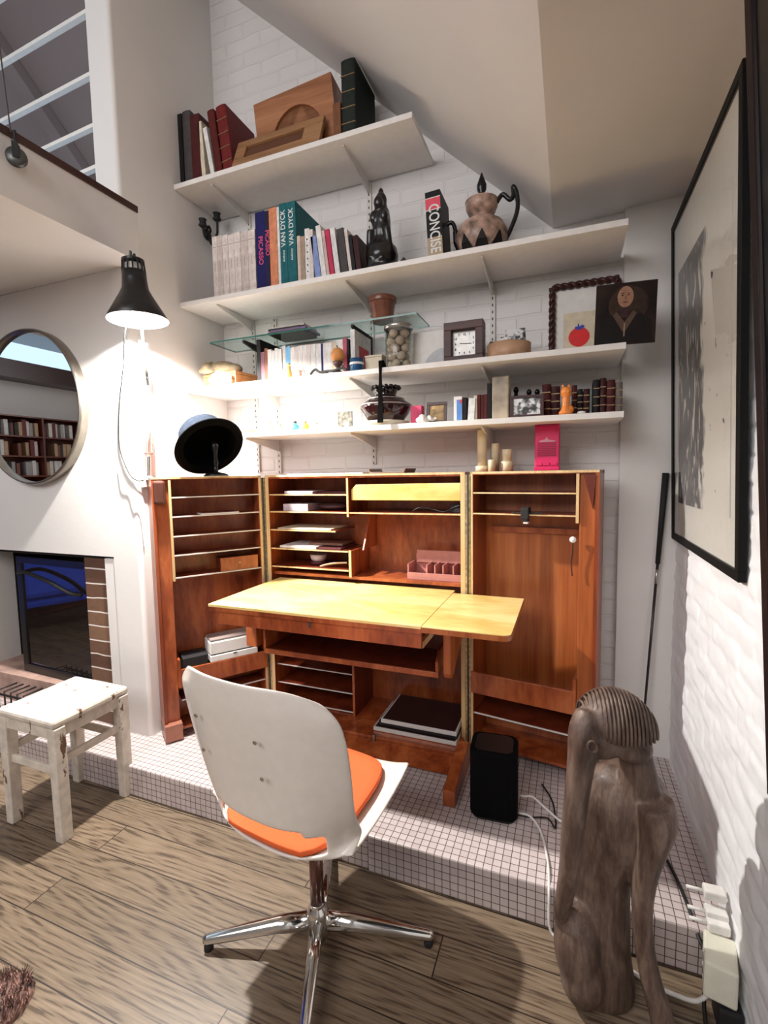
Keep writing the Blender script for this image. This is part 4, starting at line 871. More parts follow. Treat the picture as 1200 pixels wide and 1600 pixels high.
G().tube(smoothpath([(-.31, 2.19, Z2 + .235), (-.285, 2.19, Z2 + .262), (-.255, 2.19, Z2 + .235), (-.240, 2.19, Z2 + .25), (-.242, 2.19, Z2 + .285), (-.226, 2.19, Z2 + .25), (-.225, 2.19, Z2 + .18), (-.262, 2.19, Z2 + .09), (-.29, 2.19, Z2 + .06)]), .0095, 10).done('handle', M_ebony, t, smooth=True)
G().tube(smoothpath([(-.46, 2.18, Z2 + .06), (-.485, 2.18, Z2 + .09), (-.49, 2.18, Z2 + .15), (-.505, 2.18, Z2 + .185), (-.53, 2.18, Z2 + .18)]), [.012] * 16 + [.009] * 17 , 10).done('spout', M_ebony, t, smooth=True)
g = G()
for i in range(9):
    a_ = 2 * PI * i / 9; c_, s_ = math.cos(a_), math.sin(a_)
    pts = []
    for zz, ww in ((.012, .034), (.05, .020), (.085, .002)):
        r_ = {.012: .079, .05: .1085, .085: .1155}[zz]
        for sg in (-1, 1): pts.append((c_ * r_ - s_ * ww * sg, s_ * r_ + c_ * ww * sg, zz))
    g.verts_faces(pts, [(0, 1, 3, 2), (2, 3, 5, 4)], P0)
g.done('flame_inlay', M_ebony, t, solid=.002)
# ================================================================== GLASS SHELF THINGS
M_terr = mat('glazed_brown_terracotta', (.20, .075, .045), .25, var=.2, scale=12)
t = thing('plant_pot', 'small glazed brown flowerpot standing on the glass shelf', 'pot', (-.853, 2.20, 2.1745))
G().lathe([(0, 0), (.048, 0), (.050, .004), (.062, .09), (.068, .092), (.068, .115), (.061, .116), (.056, .09), (.045, .01), (0, .008)], T(-.853, 2.20, 2.1745), 30, wob=.0).done('body', M_terr, t, smooth=True, bevel=.001)
for i, (c_, dx, w_) in enumerate((('dark brown', 0, .20), ('violet', .01, .21), ('black', -.008, .19), ('pale', .02, .18))):
    m_ = mat('brochure_' + c_.replace(' ', '_'), {'dark brown': (.10, .06, .05), 'violet': (.18, .12, .25), 'black': (.02, .02, .02), 'pale': (.55, .5, .45)}[c_], .35)
    G().box(-1.47 + dx, -1.47 + dx + w_, 2.135 + .01 * i, 2.30, 2.1750 + i * .0115, 2.1855 + i * .0115, Matrix.Translation((0, 0, 0))).done('brochure', m_, label='%s brochure in the flat stack on the glass shelf' % ['bottom dark brown', 'violet', 'black', 'pale topmost'][i], cat='brochure', group='brochures on the glass shelf', origin=(-1.47 + dx, 2.15, 2.175 + i * .0115))
# ================================================================== THIRD SHELF THINGS
Z3 = 1.9275
t = thing('wooden_cigar_box', 'small orange-brown wooden box under the sleeping stone animal', 'wooden box', (-1.77, 2.16, Z3))
Mc = T(-1.885, 2.118, Z3) @ Matrix.Rotation(math.radians(-8), 4, 'Z')
M_oj = wood('orange_brown_box_wood', (.30, .10, .035), (.40, .16, .055), (.5, .22, .08), 'X', .45)
G().box(0, .245, 0, .16, 0, .060, Mc).done('body', M_oj, t, bevel=.002); G().box(-.001, .246, -.001, .161, .061, .074, Mc).done('lid', M_oj, t, bevel=.002)
t = thing('stone_animal', 'sleeping sand-coloured stone animal lying on the wooden box', 'carving', (-1.80, 2.15, Z3 + .075))
g = G().ball((-1.785, 2.16, Z3 + .112), (.085, .045, .038)).ball((-1.862, 2.13, Z3 + .112), (.036, .034, .034)).ball((-1.720, 2.17, Z3 + .104), (.05, .045, .030)).ball((-1.890, 2.115, Z3 + .100), (.02, .018, .018)).ball((-1.84, 2.11, Z3 + .090), (.04, .016, .014)).ball((-1.875, 2.15, Z3 + .142), (.010, .008, .012)).ball((-1.845, 2.14, Z3 + .142), (.010, .008, .012)).ball((-1.81, 2.15, Z3 + .088), (.10, .04, .013))
g.done('body', mat('sand_stone', (.30, .235, .145), .7, var=.15, bmp=.3), t, remesh=.004)
t = thing('coral_shell', 'white lumpy coral in front of the wooden box', 'coral', (-1.72, 2.065, Z3))
g = G().ball((-1.72, 2.062, Z3 + .036), (.072, .016, .034))
rnd = random.Random(3)
for i in range(46):
    a_ = rnd.uniform(0, PI); r_ = rnd.uniform(0, 1) ** .5
    g.ball((-1.72 + math.cos(a_) * .068 * r_, 2.050 - rnd.uniform(0, .006) + .01 * r_, Z3 + .012 + math.sin(a_) * .055 * r_), rnd.uniform(.006, .011), seg=8)
g.done('body', mat('white_coral', (.72, .70, .62), .7), t, smooth=True)
t = thing('bird_figure', 'small yellow bird figurine in front of the white books', 'figurine', (-1.318, 2.085, Z3)); M_yel = mat('pale_yellow_wax', (.85, .62, .18), .5)
G().lathe([(0, 0), (.014, 0), (.019, .02), (.016, .04), (.010, .052), (.011, .066), (.006, .078), (0, .08)], T(-1.318, 2.085, Z3), 16).done('body', M_yel, t, smooth=True); G().lathe([(0, 0), (.004, 0), (0, .012)], axisM((-1.310, 2.08, Z3 + .066), (1, -.3, 0)), 8).done('beak', M_yel, t)
t = thing('fish_figure', 'small salmon-pink fish figurine beside the yellow bird', 'figurine', (-1.26, 2.085, Z3)); M_sal = mat('salmon_glaze', (.66, .36, .28), .4)
G().ball((-1.265, 2.085, Z3 + .022), (.022, .010, .020)).done('body', M_sal, t, smooth=True); G().prism([(-1.248, Z3 + .022), (-1.228, Z3 + .038), (-1.228, Z3 + .006)], 'XZ', 2.083, 2.087).done('tail', M_sal, t); G().prism([(-1.272, Z3 + .038), (-1.258, Z3 + .055), (-1.252, Z3 + .036)], 'XZ', 2.083, 2.087).done('fin', M_sal, t)
t = thing('gourd_ornament', 'orange ball-shaped gourd on a small dark stand', 'ornament', (-1.042, 2.085, Z3)); 
G().ball((-1.042, 2.085, Z3 + .088), (.034, .034, .036)).done('gourd', mat('orange_gourd', (.72, .30, .09), .4, var=.1), t, smooth=True); G().tube([(-1.042, 2.085, Z3 + .12), (-1.045, 2.085, Z3 + .135)], .003, 6).done('stem', M_slot, t)
G().lathe([(0, 0), (.03, 0), (.028, .008), (.010, .018), (.009, .03), (.022, .045), (.026, .058), (0, .056)], T(-1.042, 2.085, Z3), 20).done('stand', mat('dark_brown_stand', (.10, .05, .04), .4), t, smooth=True)
t = thing('driftwood', 'dark twisted twig lying in front of the gourd', 'twig', (-1.10, 2.06, Z3))
G().tube(smoothpath([(-1.18, 2.06, Z3 + .006), (-1.165, 2.058, Z3 + .02), (-1.15, 2.06, Z3 + .026), (-1.125, 2.058, Z3 + .012), (-1.09, 2.06, Z3 + .014), (-1.05, 2.055, Z3 + .012), (-1.01, 2.058, Z3 + .020), (-.985, 2.06, Z3 + .010)]), .006, 8).tube([(-1.125, 2.058, Z3 + .012), (-1.105, 2.058, Z3 + .006), (-1.08, 2.055, Z3 + .006)], .004, 6).tube([(-1.01, 2.058, Z3 + .018), (-1.0, 2.056, Z3 + .032)], .004, 6).done('branch', M_slot, t, smooth=True)
t = thing('blue_cup', 'dark blue glazed cup lying by the red-panelled book', 'cup', (-.94, 2.09, Z3)); 
G().lathe([(0, 0), (.028, 0), (.031, .008), (.032, .03), (.0335, .062), (.030, .062), (.028, .03), (.025, .010), (0, .008)], T(-.945, 2.09, Z3 + .0005), 26).done('body', mat('dark_blue_glaze', (.015, .07, .17), .15), t, smooth=True)
G().lathe([(.0325, .034), (.0338, .036), (.0338, .042), (.033, .044)], T(-.945, 2.09, Z3), 26).done('band', M_twhite, t, smooth=True)
t = thing('cardboard_tray', 'long cream box lying behind the blue cup', 'box', (-.84, 2.17, Z3)); G().box(-.915, -.83, 2.12, 2.24, Z3 + .0005, Z3 + .070).done('body', mat('cream_card', (.75, .66, .52), .7), t, bevel=.002); G().box(-.917, -.828, 2.118, 2.242, Z3 + .0705, Z3 + .080).done('lid', mat('cream_card', (.75, .66, .52), .7), t, bevel=.002)
t = thing('egg_jar', 'tall glass jar filled with pale eggs on the third shelf', 'jar', (-.755, 2.15, Z3))
G().lathe([(0, 0), (.060, 0), (.064, .006), (.064, .19), (.061, .192), (.061, .008), (0, .006)], T(-.755, 2.15, Z3), 32).done('glass', M_jarglass, t, smooth=True)
G().lathe([(.0645, .186), (.068, .188), (.068, .202), (.064, .206), (0, .206), (0, .200), (.060, .198)], T(-.755, 2.15, Z3), 32).done('rim', M_steel, t, smooth=True)
m_egg = mat('pale_egg_shell', (.66, .54, .44), .5, var=.12, scale=14); rnd = random.Random(5); eg = None; kk = 0
for lay in range(5):
    for i in range(4):
        a_ = lay * .7 + i * PI / 2; p = (-.755 + .034 * math.cos(a_), 2.15 + .034 * math.sin(a_), Z3 + .030 + lay * .0345)
        if eg is None: o = eg = G().lathe([(0, -.024), (.012, -.021), (.0195, -.010), (.020, .001), (.015, .015), (.007, .0225), (0, .024)], n=16).done('egg', m_egg, smooth=True)
        else: o = eg.copy(); C.objects.link(o)
        o.location = p; o.rotation_euler = (rnd.uniform(1, 2), rnd.uniform(-.5, .5), rnd.uniform(0, 6)); props(o, 'pale egg packed among the others inside the glass jar', 'egg', 'eggs in the glass jar')
t = thing('blank_card', 'white square card with a grey curved shape leaning behind the egg jar', 'card', (-.63, 2.22, Z3)); Mk = T(-.705, 2.20, Z3 + .0005) @ Matrix.Rotation(math.radians(-6), 4, 'X'); G().box(0, .155, 0, .003, 0, .185, Mk).done('sheet', M_paper, t)
g = G().prism([(.155, 0)] + [(.155 - .10 * math.cos(a_ * PI / 2 / 10), .10 * math.sin(a_ * PI / 2 / 10)) for a_ in range(11)], 'XZ', -.001, -.0002, Mk); g.done('grey_curve', mat('pale_grey_print', (.55, .56, .58), .7), t)
# clock
t = thing('clock', 'square dark-wood clock with a silver dial on the third shelf', 'clock', (-.445, 2.15, Z3)); M_ck = wood('dark_red_clock_wood', (.035, .009, .007), (.055, .015, .011), (.08, .024, .018), 'X', .5, coat=0)
cx0, cx1, cz0, cz1 = -.532, -.358, Z3 + .001, Z3 + .182
G().box(cx0, cx1, 2.12, 2.19, cz0, cz0 + .034).box(cx0, cx1, 2.12, 2.19, cz1 - .034, cz1).box(cx0, cx0 + .034, 2.12, 2.19, cz0 + .034, cz1 - .034).box(cx1 - .034, cx1, 2.12, 2.19, cz0 + .034, cz1 - .034).done('case', M_ck, t, bevel=.002)
G().box(cx0 + .034, cx1 - .034, 2.150, 2.156, cz0 + .034, cz1 - .034).done('dial', mat('silver_dial', (.62, .60, .57), .35, .2, var=.1), t)
ccx, ccz = (cx0 + cx1) / 2, (cz0 + cz1) / 2; Mt0 = lambda x, z: Matrix.Translation((x + .445, -.0015, z - Z3)) @ Matrix.Rotation(PI / 2, 4, 'X')
for h_ in range(1, 13):
    a_ = PI / 2 - h_ * PI / 6; q_ = max(abs(math.cos(a_)), abs(math.sin(a_))); text(str(h_), .013, M_tdark, t, Mt0(ccx + .042 * math.cos(a_) / q_ * .95, ccz + .042 * math.sin(a_) / q_ * .95), 'numeral')
for L_, a_ in ((.020, PI / 2 - 9.3 * PI / 6), (.032, PI / 2 - 3.1 * PI / 6)): G().tube([(ccx, 2.1475, ccz), (ccx + L_ * math.cos(a_), 2.1475, ccz + L_ * math.sin(a_))], .0012, 6).done('hand', M_tdark, t)
t = thing('round_wooden_box', 'round bentwood box without a lid, holding photographs', 'box', (-.253, 2.16, Z3)); G().lathe([(0, 0), (.090, 0), (.092, .002), (.092, .066), (.088, .066), (.088, .004), (0, .004)], T(-.253, 2.16, Z3), 40).done('body', wood('bentwood', (.34, .17, .09), (.46, .26, .15), (.52, .32, .2), 'X', .5), t, smooth=True)
m, nt, b_ = newmat('black_white_photo'); v = coords(nt); n1 = N(nt, 'ShaderNodeTexNoise'); n1.inputs['Scale'].default_value = 38; n1.inputs['Detail'].default_value = 4; nt.links.new(v, n1.inputs['Vector']); nt.links.new(ramp(nt, n1.outputs['Fac'], [(.42, (.02, .02, .02)), (.5, (.3, .3, .3)), (.56, (.8, .8, .8))]), b_.inputs['Base Color']); b_.inputs['Roughness'].default_value = .3; M_photo = m
for i, (x, rz, ry, h_, lab) in enumerate(((-.315, .35, .12, .085, 'left black-and-white photograph tucked in the round wooden box'), (-.265, -.1, .05, .10, 'middle black-and-white photograph standing in the round wooden box'), (-.235, .12, -.04, .135, 'tallest black-and-white photograph standing in the round wooden box'))):
    Mh = T(x - .03, 2.13 + .02 * i, Z3 + .006) @ Matrix.Rotation(rz, 4, 'Z') @ Matrix.Rotation(ry, 4, 'Y') @ Matrix.Rotation(-.15, 4, 'X')
    G().box(0, .085, 0, .001, 0, h_, Mh).done('photograph', M_photo, label=lab, cat='photograph', group='photographs in the round box', origin=(x, 2.15, Z3 + .006))
# rope frame, apple print, portrait
t = thing('rope_frame', 'dark twisted-rope wooden picture frame leaning on the third shelf', 'picture frame', (.03, 2.33, Z3)); M_rope = mat('dark_carved_mahogany', (.05, .015, .012), .35)
fx0, fx1, fz0, fz1, fyy = -.083, .182, Z3 + .012, Z3 + .335, 2.335
G().box(fx0 - .012, fx1 + .012, fyy + .0, fyy + .016, fz0, fz1 + .012).done('backing', M_paper, t)
for pts in ([(fx0, fz0), (fx0, fz1)], [(fx0, fz1), (fx1, fz1)], [(fx1, fz1), (fx1, fz0)]):
    for ph in (0, PI):
        a3 = Vector((pts[0][0], fyy - .010, pts[0][1])); b3 = Vector((pts[1][0], fyy - .010, pts[1][1])); L_ = (b3 - a3).length; d3 = (b3 - a3).normalized(); u3 = Vector((0, 1, 0)); w3 = d3.cross(u3); nn = int(L_ / .006)
        G().tube([a3 + d3 * L_ * i / nn + (u3 * math.cos(ph + i * .006 * 105) + w3 * math.sin(ph + i * .006 * 105)) * .0065 for i in range(nn + 1)], .0095, 8).done('rope_moulding', M_rope, t, smooth=True)
t = thing('apple_print', 'small card with a bright red apple and blue leaf leaning inside the rope frame', 'picture', (.03, 2.30, Z3)); Mp = T(-.035, 2.303, Z3 + .001) @ Matrix.Rotation(math.radians(-5), 4, 'X')
G().box(0, .17, 0, .002, 0, .215, Mp).done('card', mat('cream_card_print', (.72, .62, .46), .6), t)
ap = [(.065 + .042 * math.cos(i * PI / 16) * (1.0 + .03 * math.cos(2 * i * PI / 16)), .105 + .043 * math.sin(i * PI / 16) - (.006 if i == 8 else 0)) for i in range(32)]
G().prism(ap, 'XZ', -.0012, -.0002, Mp).done('apple', mat('flat_red', (.75, .012, .012), .5), t); G().prism([(.045, .145), (.052, .153), (.058, .149), (.060, .163), (.064, .163), (.065, .150), (.078, .157), (.088, .149), (.075, .139), (.062, .135), (.052, .141)], 'XZ', -.0022, -.0013, Mp).done('leaf', mat('flat_blue', (.02, .05, .45), .5), t)
t = thing('portrait_painting', 'unframed dark old portrait of a person in a black robe, overhanging the shelf end', 'painting', (.18, 2.16, Z3)); Mo = T(.082, 2.085, Z3 - .003) @ Matrix.Rotation(math.radians(1), 4, 'Z') @ Matrix.Rotation(math.radians(1.5), 4, 'Y') @ Matrix.Rotation(math.radians(-3), 4, 'X')
Mo = Mo @ T(0, 0, .008)
G().box(0, .212, 0, .006, 0, .235, Mo).done('canvas', mat('dark_umber_paint', (.022, .011, .008), .55, var=.4, scale=9, spec=.2), t, bevel=.001)
def flat(pts, y, name, col, rough=.45, var=.1): return G().prism(pts, 'XZ', y, y + .0006, Mo).done(name, mat('paint_' + name, col, .55, var=var, spec=.2), t)
def ell(cx, cz, rx, rz, n=20): return [(cx + rx * math.cos(2 * PI * i / n), cz + rz * math.sin(2 * PI * i / n)) for i in range(n)]
flat(ell(.115, .15, .07, .07), -.0007, 'background_glow', (.045, .025, .016), var=.3)
flat([(.008, .004), (.02, .09), (.06, .115), (.11, .10), (.16, .115), (.195, .085), (.204, .004)], -.0014, 'robe', (.012, .008, .007))
flat([(.062, .112), (.075, .125), (.104, .085), (.133, .127), (.145, .115), (.108, .05), (.098, .05)], -.0021, 'collar', (.11, .065, .045))
flat(ell(.104, .205, .034, .020), -.0021, 'hair', (.04, .02, .012)); flat(ell(.104, .180, .028, .040), -.0028, 'face', (.36, .19, .12), var=.2); flat([(.090, .135), (.118, .135), (.116, .10), (.092, .10)], -.0028, 'cravat', (.05, .02, .02))
flat([(.102, .080), (.106, .080), (.106, .030), (.102, .030)], -.0035, 'pendant', (.34, .24, .17))
for s in (-1, 1): flat(ell(.104 + s * .011, .186, .0045, .002), -.0035, 'eye', (.03, .015, .01)); flat(ell(.104 + s * .011, .193, .0065, .0014), -.0035, 'eyebrow', (.05, .025, .015))
flat([(.103, .185), (.107, .185), (.109, .170), (.101, .170)], -.0035, 'nose', (.24, .11, .07)); flat(ell(.104, .160, .009, .0022), -.0035, 'mouth', (.17, .04, .03))

# ================================================================== LOWEST SHELF THINGS
Z4 = 1.6715
t = thing('wooden_dish', 'flat salmon-brown wooden dish at the left end of the lowest shelf behind the hat', 'dish', (-1.66, 2.12, Z4)); G().lathe([(0, 0), (.05, 0), (.075, .012), (.078, .022), (.07, .018), (.0, .008)], T(-1.655, 2.13, Z4), 28).done('body', mat('salmon_wood', (.55, .30, .20), .5), t, smooth=True)
def bottle(x, col, label, h=.045, r=.012, stop=None, Y=2.08):
    t = thing('tiny_bottle', label, 'bottle', (x, Y, Z4), group='tiny perfume bottles on the lowest shelf')
    G().lathe([(0, 0), (r, 0), (r * 1.05, h * .1), (r, h * .5), (r * .35, h * .65), (r * .35, h * .78), (0, h * .78)], n=14).done('body', mat('bottle_' + label.split()[0], col, .2), t, local=True, smooth=True)
    G().lathe([(0, 0), (r * .45, 0), (r * .5, h * .12), (0, h * .24)], T(0, 0, h * .78), 10).done('stopper', stop or M_brass, t, local=True, smooth=True)
bottle(-1.435, (.62, .52, .36), 'amber-clear tiny bottle, leftmost of the tiny bottles', .058, .013); bottle(-1.378, (.75, .62, .35), 'yellowish tiny bottle beside the leftmost one', .036, .013)
bottle(-1.287, (.08, .45, .75), 'turquoise tiny bottle with a dark stopper', .048, .020, M_slot); bottle(-1.228, (.80, .55, .08), 'yellow tiny bottle right of the turquoise one', .046, .019); bottle(-1.165, (.75, .72, .70), 'clear tiny bottle, rightmost of the tiny bottles', .034, .011)
t = thing('white_card', 'small white card standing behind the tiny bottles', 'card', (-1.14, 2.16, Z4)); G().box(-1.20, -1.09, 2.155, 2.158, Z4, Z4 + .10).done('sheet', M_paper, t)
t = thing('small_photo', 'small dark picture of flowers propped next to the white card', 'picture', (-1.03, 2.14, Z4)); G().box(-1.078, -1.0, 2.14, 2.146, Z4, Z4 + .085).done('card', mat('dark_floral_picture', (.14, .13, .10), .5, var=.9, scale=55), t)
g = G().prism([(-1.045, Z4 + .025), (-1.03, Z4 + .036), (-1.015, Z4 + .03), (-1.022, Z4 + .012), (-1.036, Z4 + .01)], 'XZ', 2.1385, 2.1395); g.done('white_flower', M_paper, t)
t = thing('cream_tray', 'cream plinth dish under the black vase', 'dish', (-.83, 2.10, Z4)); G().lathe([(0, 0), (.105, 0), (.115, .008), (.118, .022), (.112, .022), (.10, .010), (0, .008)], T(-.83, 2.15, Z4), 36).done('body', mat('cream_ceramic', (.74, .66, .52), .3), t, smooth=True)
# black vase hung by a strap from the shelf above
M_vase = mat('black_ruby_glaze', (.022, .006, .006), .07, var=.6, scale=5, coat=.6); t = thing('black_vase', 'squat shiny black ceramic vase with a frilled neck on the lowest shelf', 'vase', (-.82, 2.15, Z4 + .023))
Pv = T(-.825, 2.15, Z4 + .0108)
G().lathe([(0, 0), (.070, 0), (.080, .006), (.108, .045), (.124, .075), (.120, .092), (.085, .118), (.058, .128), (.050, .138), (.056, .155), (.066, .172), (.062, .172), (.048, .150), (.042, .136), (.0, .06)], Pv, 44).done('body', M_vase, t, smooth=True)
G().lathe([(.122, .086), (.1245, .088), (.122, .092)], Pv, 44).lathe([(.088, .116), (.0905, .118), (.086, .122)], Pv, 44).done('grey_rings', mat('pewter_ring', (.35, .33, .33), .3, .4), t, smooth=True)
g = G()
for i in range(16):
    a_ = 2 * PI * i / 16; g.ball((-.825 + .064 * math.cos(a_), 2.15 + .064 * math.sin(a_), Z4 + .0085 + .174), (.012, .012, .010), seg=10)
g.done('frilled_rim', M_ebony, t, smooth=True)
t = thing('leather_strap', 'long black strap hanging over the shelf edge in front of the black vase', 'strap', (-.80, 2.03, 1.94)); Y_ = 2.030
g = G(); pts = [(2.07, 1.9290), (2.05, 1.945), (2.034, 1.955), (2.026, 1.93), (2.022, 1.85), (2.018, 1.76), (2.014, 1.70), (2.012, 1.678)]
pts = smoothpath([(-.80, y, z) for y, z in pts], 4)
wd = lambda i: .006 + .008 * abs(math.cos(PI * i / (len(pts) - 1)))
vsx = []
for i, p in enumerate(pts): vsx += [(p.x - wd(i), p.y, p.z), (p.x + wd(i), p.y, p.z)]
g.verts_faces(vsx, [(2 * i, 2 * i + 1, 2 * i + 3, 2 * i + 2) for i in range(len(pts) - 1)]); g.done('strap', M_lin, t, solid=.005)
t = thing('pink_block', 'small hot-pink box behind the white seashell', 'box', (-.655, 2.12, Z4)); G().box(-.688, -.635, 2.11, 2.16, Z4, Z4 + .085).done('body', mat('hot_pink_card', (.72, .06, .16), .5), t, bevel=.002)
t = thing('seashell', 'white spiral seashell lying on the lowest shelf', 'seashell', (-.60, 2.075, Z4)); g = G()
pts = []; rs = []
for i in range(50):
    f_ = i / 49; a_ = f_ * 5 * PI; rr2 = .012 * (1 - f_); pts.append((-.640 + .085 * f_ ** .8, 2.085 + rr2 * math.cos(a_), Z4 + .018 + rr2 * math.sin(a_))); rs.append(.004 + .014 * (1 - f_) * (.3 + .7 * min(1, f_ * 6)))
g.tube(pts, rs, 10).ball((-.632, 2.08, Z4 + .015), (.022, .016, .014)); g.done('body', mat('white_shell', (.78, .72, .64), .4), t, remesh=.0025)
t = thing('picture_frame', 'small dark square frame with a golden picture on the lowest shelf', 'picture frame', (-.57, 2.14, Z4)); Mz = T(-.618, 2.125, Z4 + .0005) @ Matrix.Rotation(math.radians(-8), 4, 'X') @ Matrix.Rotation(math.radians(4), 4, 'Z')
G().box(0, .094, 0, .01, 0, .014, Mz).box(0, .094, 0, .01, .086, .1, Mz).box(0, .014, 0, .01, .014, .086, Mz).box(.08, .094, 0, .01, .014, .086, Mz).done('frame', M_rope, t, bevel=.001); G().box(.013, .081, .004, .008, .013, .087, Mz).done('picture', mat('golden_sepia_picture', (.50, .33, .14), .5, var=.35, scale=30), t)
t = thing('medicine_box', 'white box with a blue stripe right of the small golden picture', 'box', (-.47, 2.14, Z4)); G().box(-.490, -.452, 2.13, 2.17, Z4, Z4 + .115).done('carton', M_paper, t, bevel=.001); G().box(-.476, -.4525, 2.1285, 2.1295, Z4 + .01, Z4 + .10).done('blue_stripe', mat('blue_stripe', (.10, .25, .6), .5), t); G().box(-.462, -.4525, 2.127, 2.128, Z4 + .085, Z4 + .10).done('red_mark', M_red, t)
book(-.448, .017, .108, 0, .1, 'black', 2.13, Z4, 'thin black booklet pressed against the white box with the blue stripe', 'small old books on the lowest shelf'); book(-.428, .030, .102, .06, .1, 'white', 2.13, Z4, 'white booklet leaning right of the thin black booklet', 'small old books on the lowest shelf')
t = thing('marble_block', 'tall veined beige marble block on the lowest shelf', 'stone block', (-.28, 2.12, Z4)); G().box(-.314, -.243, 2.085, 2.17, Z4, Z4 + .180).done('body', mat('veined_beige_marble', (.52, .42, .30), .35, var=.35, scale=8), t, bevel=.006)
t = thing('photo_frame', 'small dark-framed black-and-white group photograph on the lowest shelf', 'photograph', (-.17, 2.10, Z4)); 
g = G(); x0, x1, z0, z1 = -.238, -.103, Z4, Z4 + .092; g.box(x0, x1, 2.08, 2.092, z0, z0 + .012).box(x0, x1, 2.08, 2.092, z1 - .012, z1).box(x0, x0 + .014, 2.08, 2.092, z0 + .012, z1 - .012).box(x1 - .014, x1, 2.08, 2.092, z0 + .012, z1 - .012); g.done('frame', M_ck, t, bevel=.001); G().box(x0 + .013, x1 - .013, 2.085, 2.088, z0 + .011, z1 - .011).done('photo', M_photo, t)
for i, (x, h_, lab) in enumerate(((-.228, .150, 'black bottle with round stopper behind the photo frame, next to the marble'), (-.172, .136, 'dark flask behind the middle of the photo frame'), (-.138, .134, 'dark flask behind the right edge of the photo frame'))):
    lathe_thing('dark_bottle', lab, 'bottle', (x, 2.22, Z4), [('body', [(0, 0), (.017, 0), (.018, .01), (.018, h_ * .65), (.008, h_ * .78), (.008, h_ * .84), (0, h_ * .84)], M_ebony), ('stopper', [(0, h_ * .84), (.010, h_ * .85), (.012, h_ * .92), (.006, h_), (0, h_)], M_ebony)], group='dark bottles behind the photo frame')
M_oplast = mat('orange_plastic', (.90, .28, .06), .35); lathe_thing('orange_figurine', 'bright orange chess-pawn-like figurine before the old books', 'figurine', (-.018, 2.075, Z4), [('body', [(0, 0), (.026, 0), (.027, .012), (.018, .022), (.014, .045), (.016, .062), (.012, .07), (.020, .078), (.021, .095), (.016, .108), (0, .110)], M_oplast)])
t = bpy.data.objects['orange_figurine']; G().ball((.014, .0, .02), (.016, .012, .018)).ball((.008, -.016, .09), (.006, .006, .006)).ball((-.012, -.012, .112), (.005, .004, .008)).ball((.010, -.004, .112), (.005, .004, .008)).done('tail_and_ears', M_oplast, t, local=True, smooth=True)
G().ball((.040, 2.07, Z4 + .006), (.016, .008, .006)).done('white_pebble', M_paper, smooth=True, label='tiny white pebble by the foot of the orange figurine', cat='pebble', origin=(.04, 2.07, Z4))

# ================================================================== ON TOP OF THE CABINET
Zc = ZT + .0006
t = thing('bowler_hat', 'grey-blue bowler hat with a wide brim tipped towards the viewer', 'hat', (-1.70, 1.93, Zc + .14)); ax = Vector((-.704, .306, .641)).normalized(); Hc = Vector((-1.655, 1.885, Zc + .140)); Mh_ = axisM(Hc, ax)
M_felt = mat('grey_blue_felt', (.014, .018, .026), 1.0, var=.15, scale=60, spec=.05); M_lin = mat('black_hat_lining', (.002, .002, .002), .9, spec=.1)
G().lathe([(.128, .012), (.127, .03), (.123, .085), (.112, .128), (.078, .158), (.035, .168), (0, .169)], Mh_, 44).done('crown', M_felt, t, smooth=True)
G().lathe([(.168, .010), (.171, .006), (.168, .002), (.155, 0.0), (.134, .002), (.127, .008), (.127, .014), (.136, .012), (.155, .006), (.168, .010)], Mh_, 60).done('brim', M_lin, t, smooth=True)
G().lathe([(.1255, .006), (.1245, .03), (.120, .083), (.109, .124), (.075, .153), (0, .164)], Mh_, 44).done('lining', M_lin, t, smooth=True)
t = thing('hat_stand', 'black turned hat stand under the bowler hat', 'hat stand', (-1.62, 1.90, Zc))
G().lathe([(0, 0), (.058, 0), (.060, .006), (.045, .014), (.012, .020), (.009, .05), (.013, .07), (.009, .09), (.012, .12), (.020, .15), (.012, .17), (0, .172)], T(-1.640, 1.90, Zc), 26).done('post', M_ebony, t, smooth=True)
for i, (x, y, r, h_, lab) in enumerate(((-.375, 2.20, .0215, .162, 'tallest cream pillar candle on the cabinet top'), (-.320, 2.235, .018, .128, 'medium cream candle behind the short ones'), (-.326, 2.165, .016, .052, 'short cream candle stub between the tall candle and the stacked pair'), (-.262, 2.19, .027, .044, 'wide low cream candle under a narrower one'), (-.262, 2.19, .022, .052, 'narrow cream candle stacked on the wide low one'), (-.412, 2.165, .030, .026, 'flat cream candle disc at the foot of the tallest candle'))):
    z0 = Zc + (.0446 if i == 4 else .0266 if i == 0 else 0)
    lathe_thing('pillar_candle', lab, 'candle', (x if i != 5 else -.375, y if i != 5 else 2.20, z0), [('wax', [(0, 0), (r, 0), (r, h_ * .97), (r * .93, h_), (r * .6, h_ - .002), (0, h_ - .004)], mat('cream_wax', (.76, .64, .42), .45, var=.05)), ('wick', [(0, h_ - .004), (.001, h_ - .004), (.001, h_ + .004), (0, h_ + .004)], M_slot)], group='cream candles on the cabinet')
M_pk = mat('hot_pink_plastic', (.74, .025, .14), .35, var=.03); t = thing('pink_radio', 'hot pink upright retro radio standing on the cabinet top', 'radio', (-.092, 2.19, Zc), math.radians(-3))
G().box(-.050, .050, -.022, .024, 0, .240).done('body', M_pk, t, local=True, bevel=.004); G().box(-.053, .053, -.026, .028, 0, .014).done('base', M_pk, t, local=True, bevel=.003)
G().box(-.050, .050, -.027, -.022, .184, .188).box(-.050, .050, -.027, -.022, .230, .234).box(-.050, -.045, -.027, -.022, .188, .230).box(.045, .050, -.027, -.022, .188, .230).done('dial_bezel', M_pk, t, local=True)
G().box(-.038, .038, -.024, -.0222, .195, .222).done('dial_window', mat('dark_rose_window', (.12, .01, .03), .2), t, local=True)
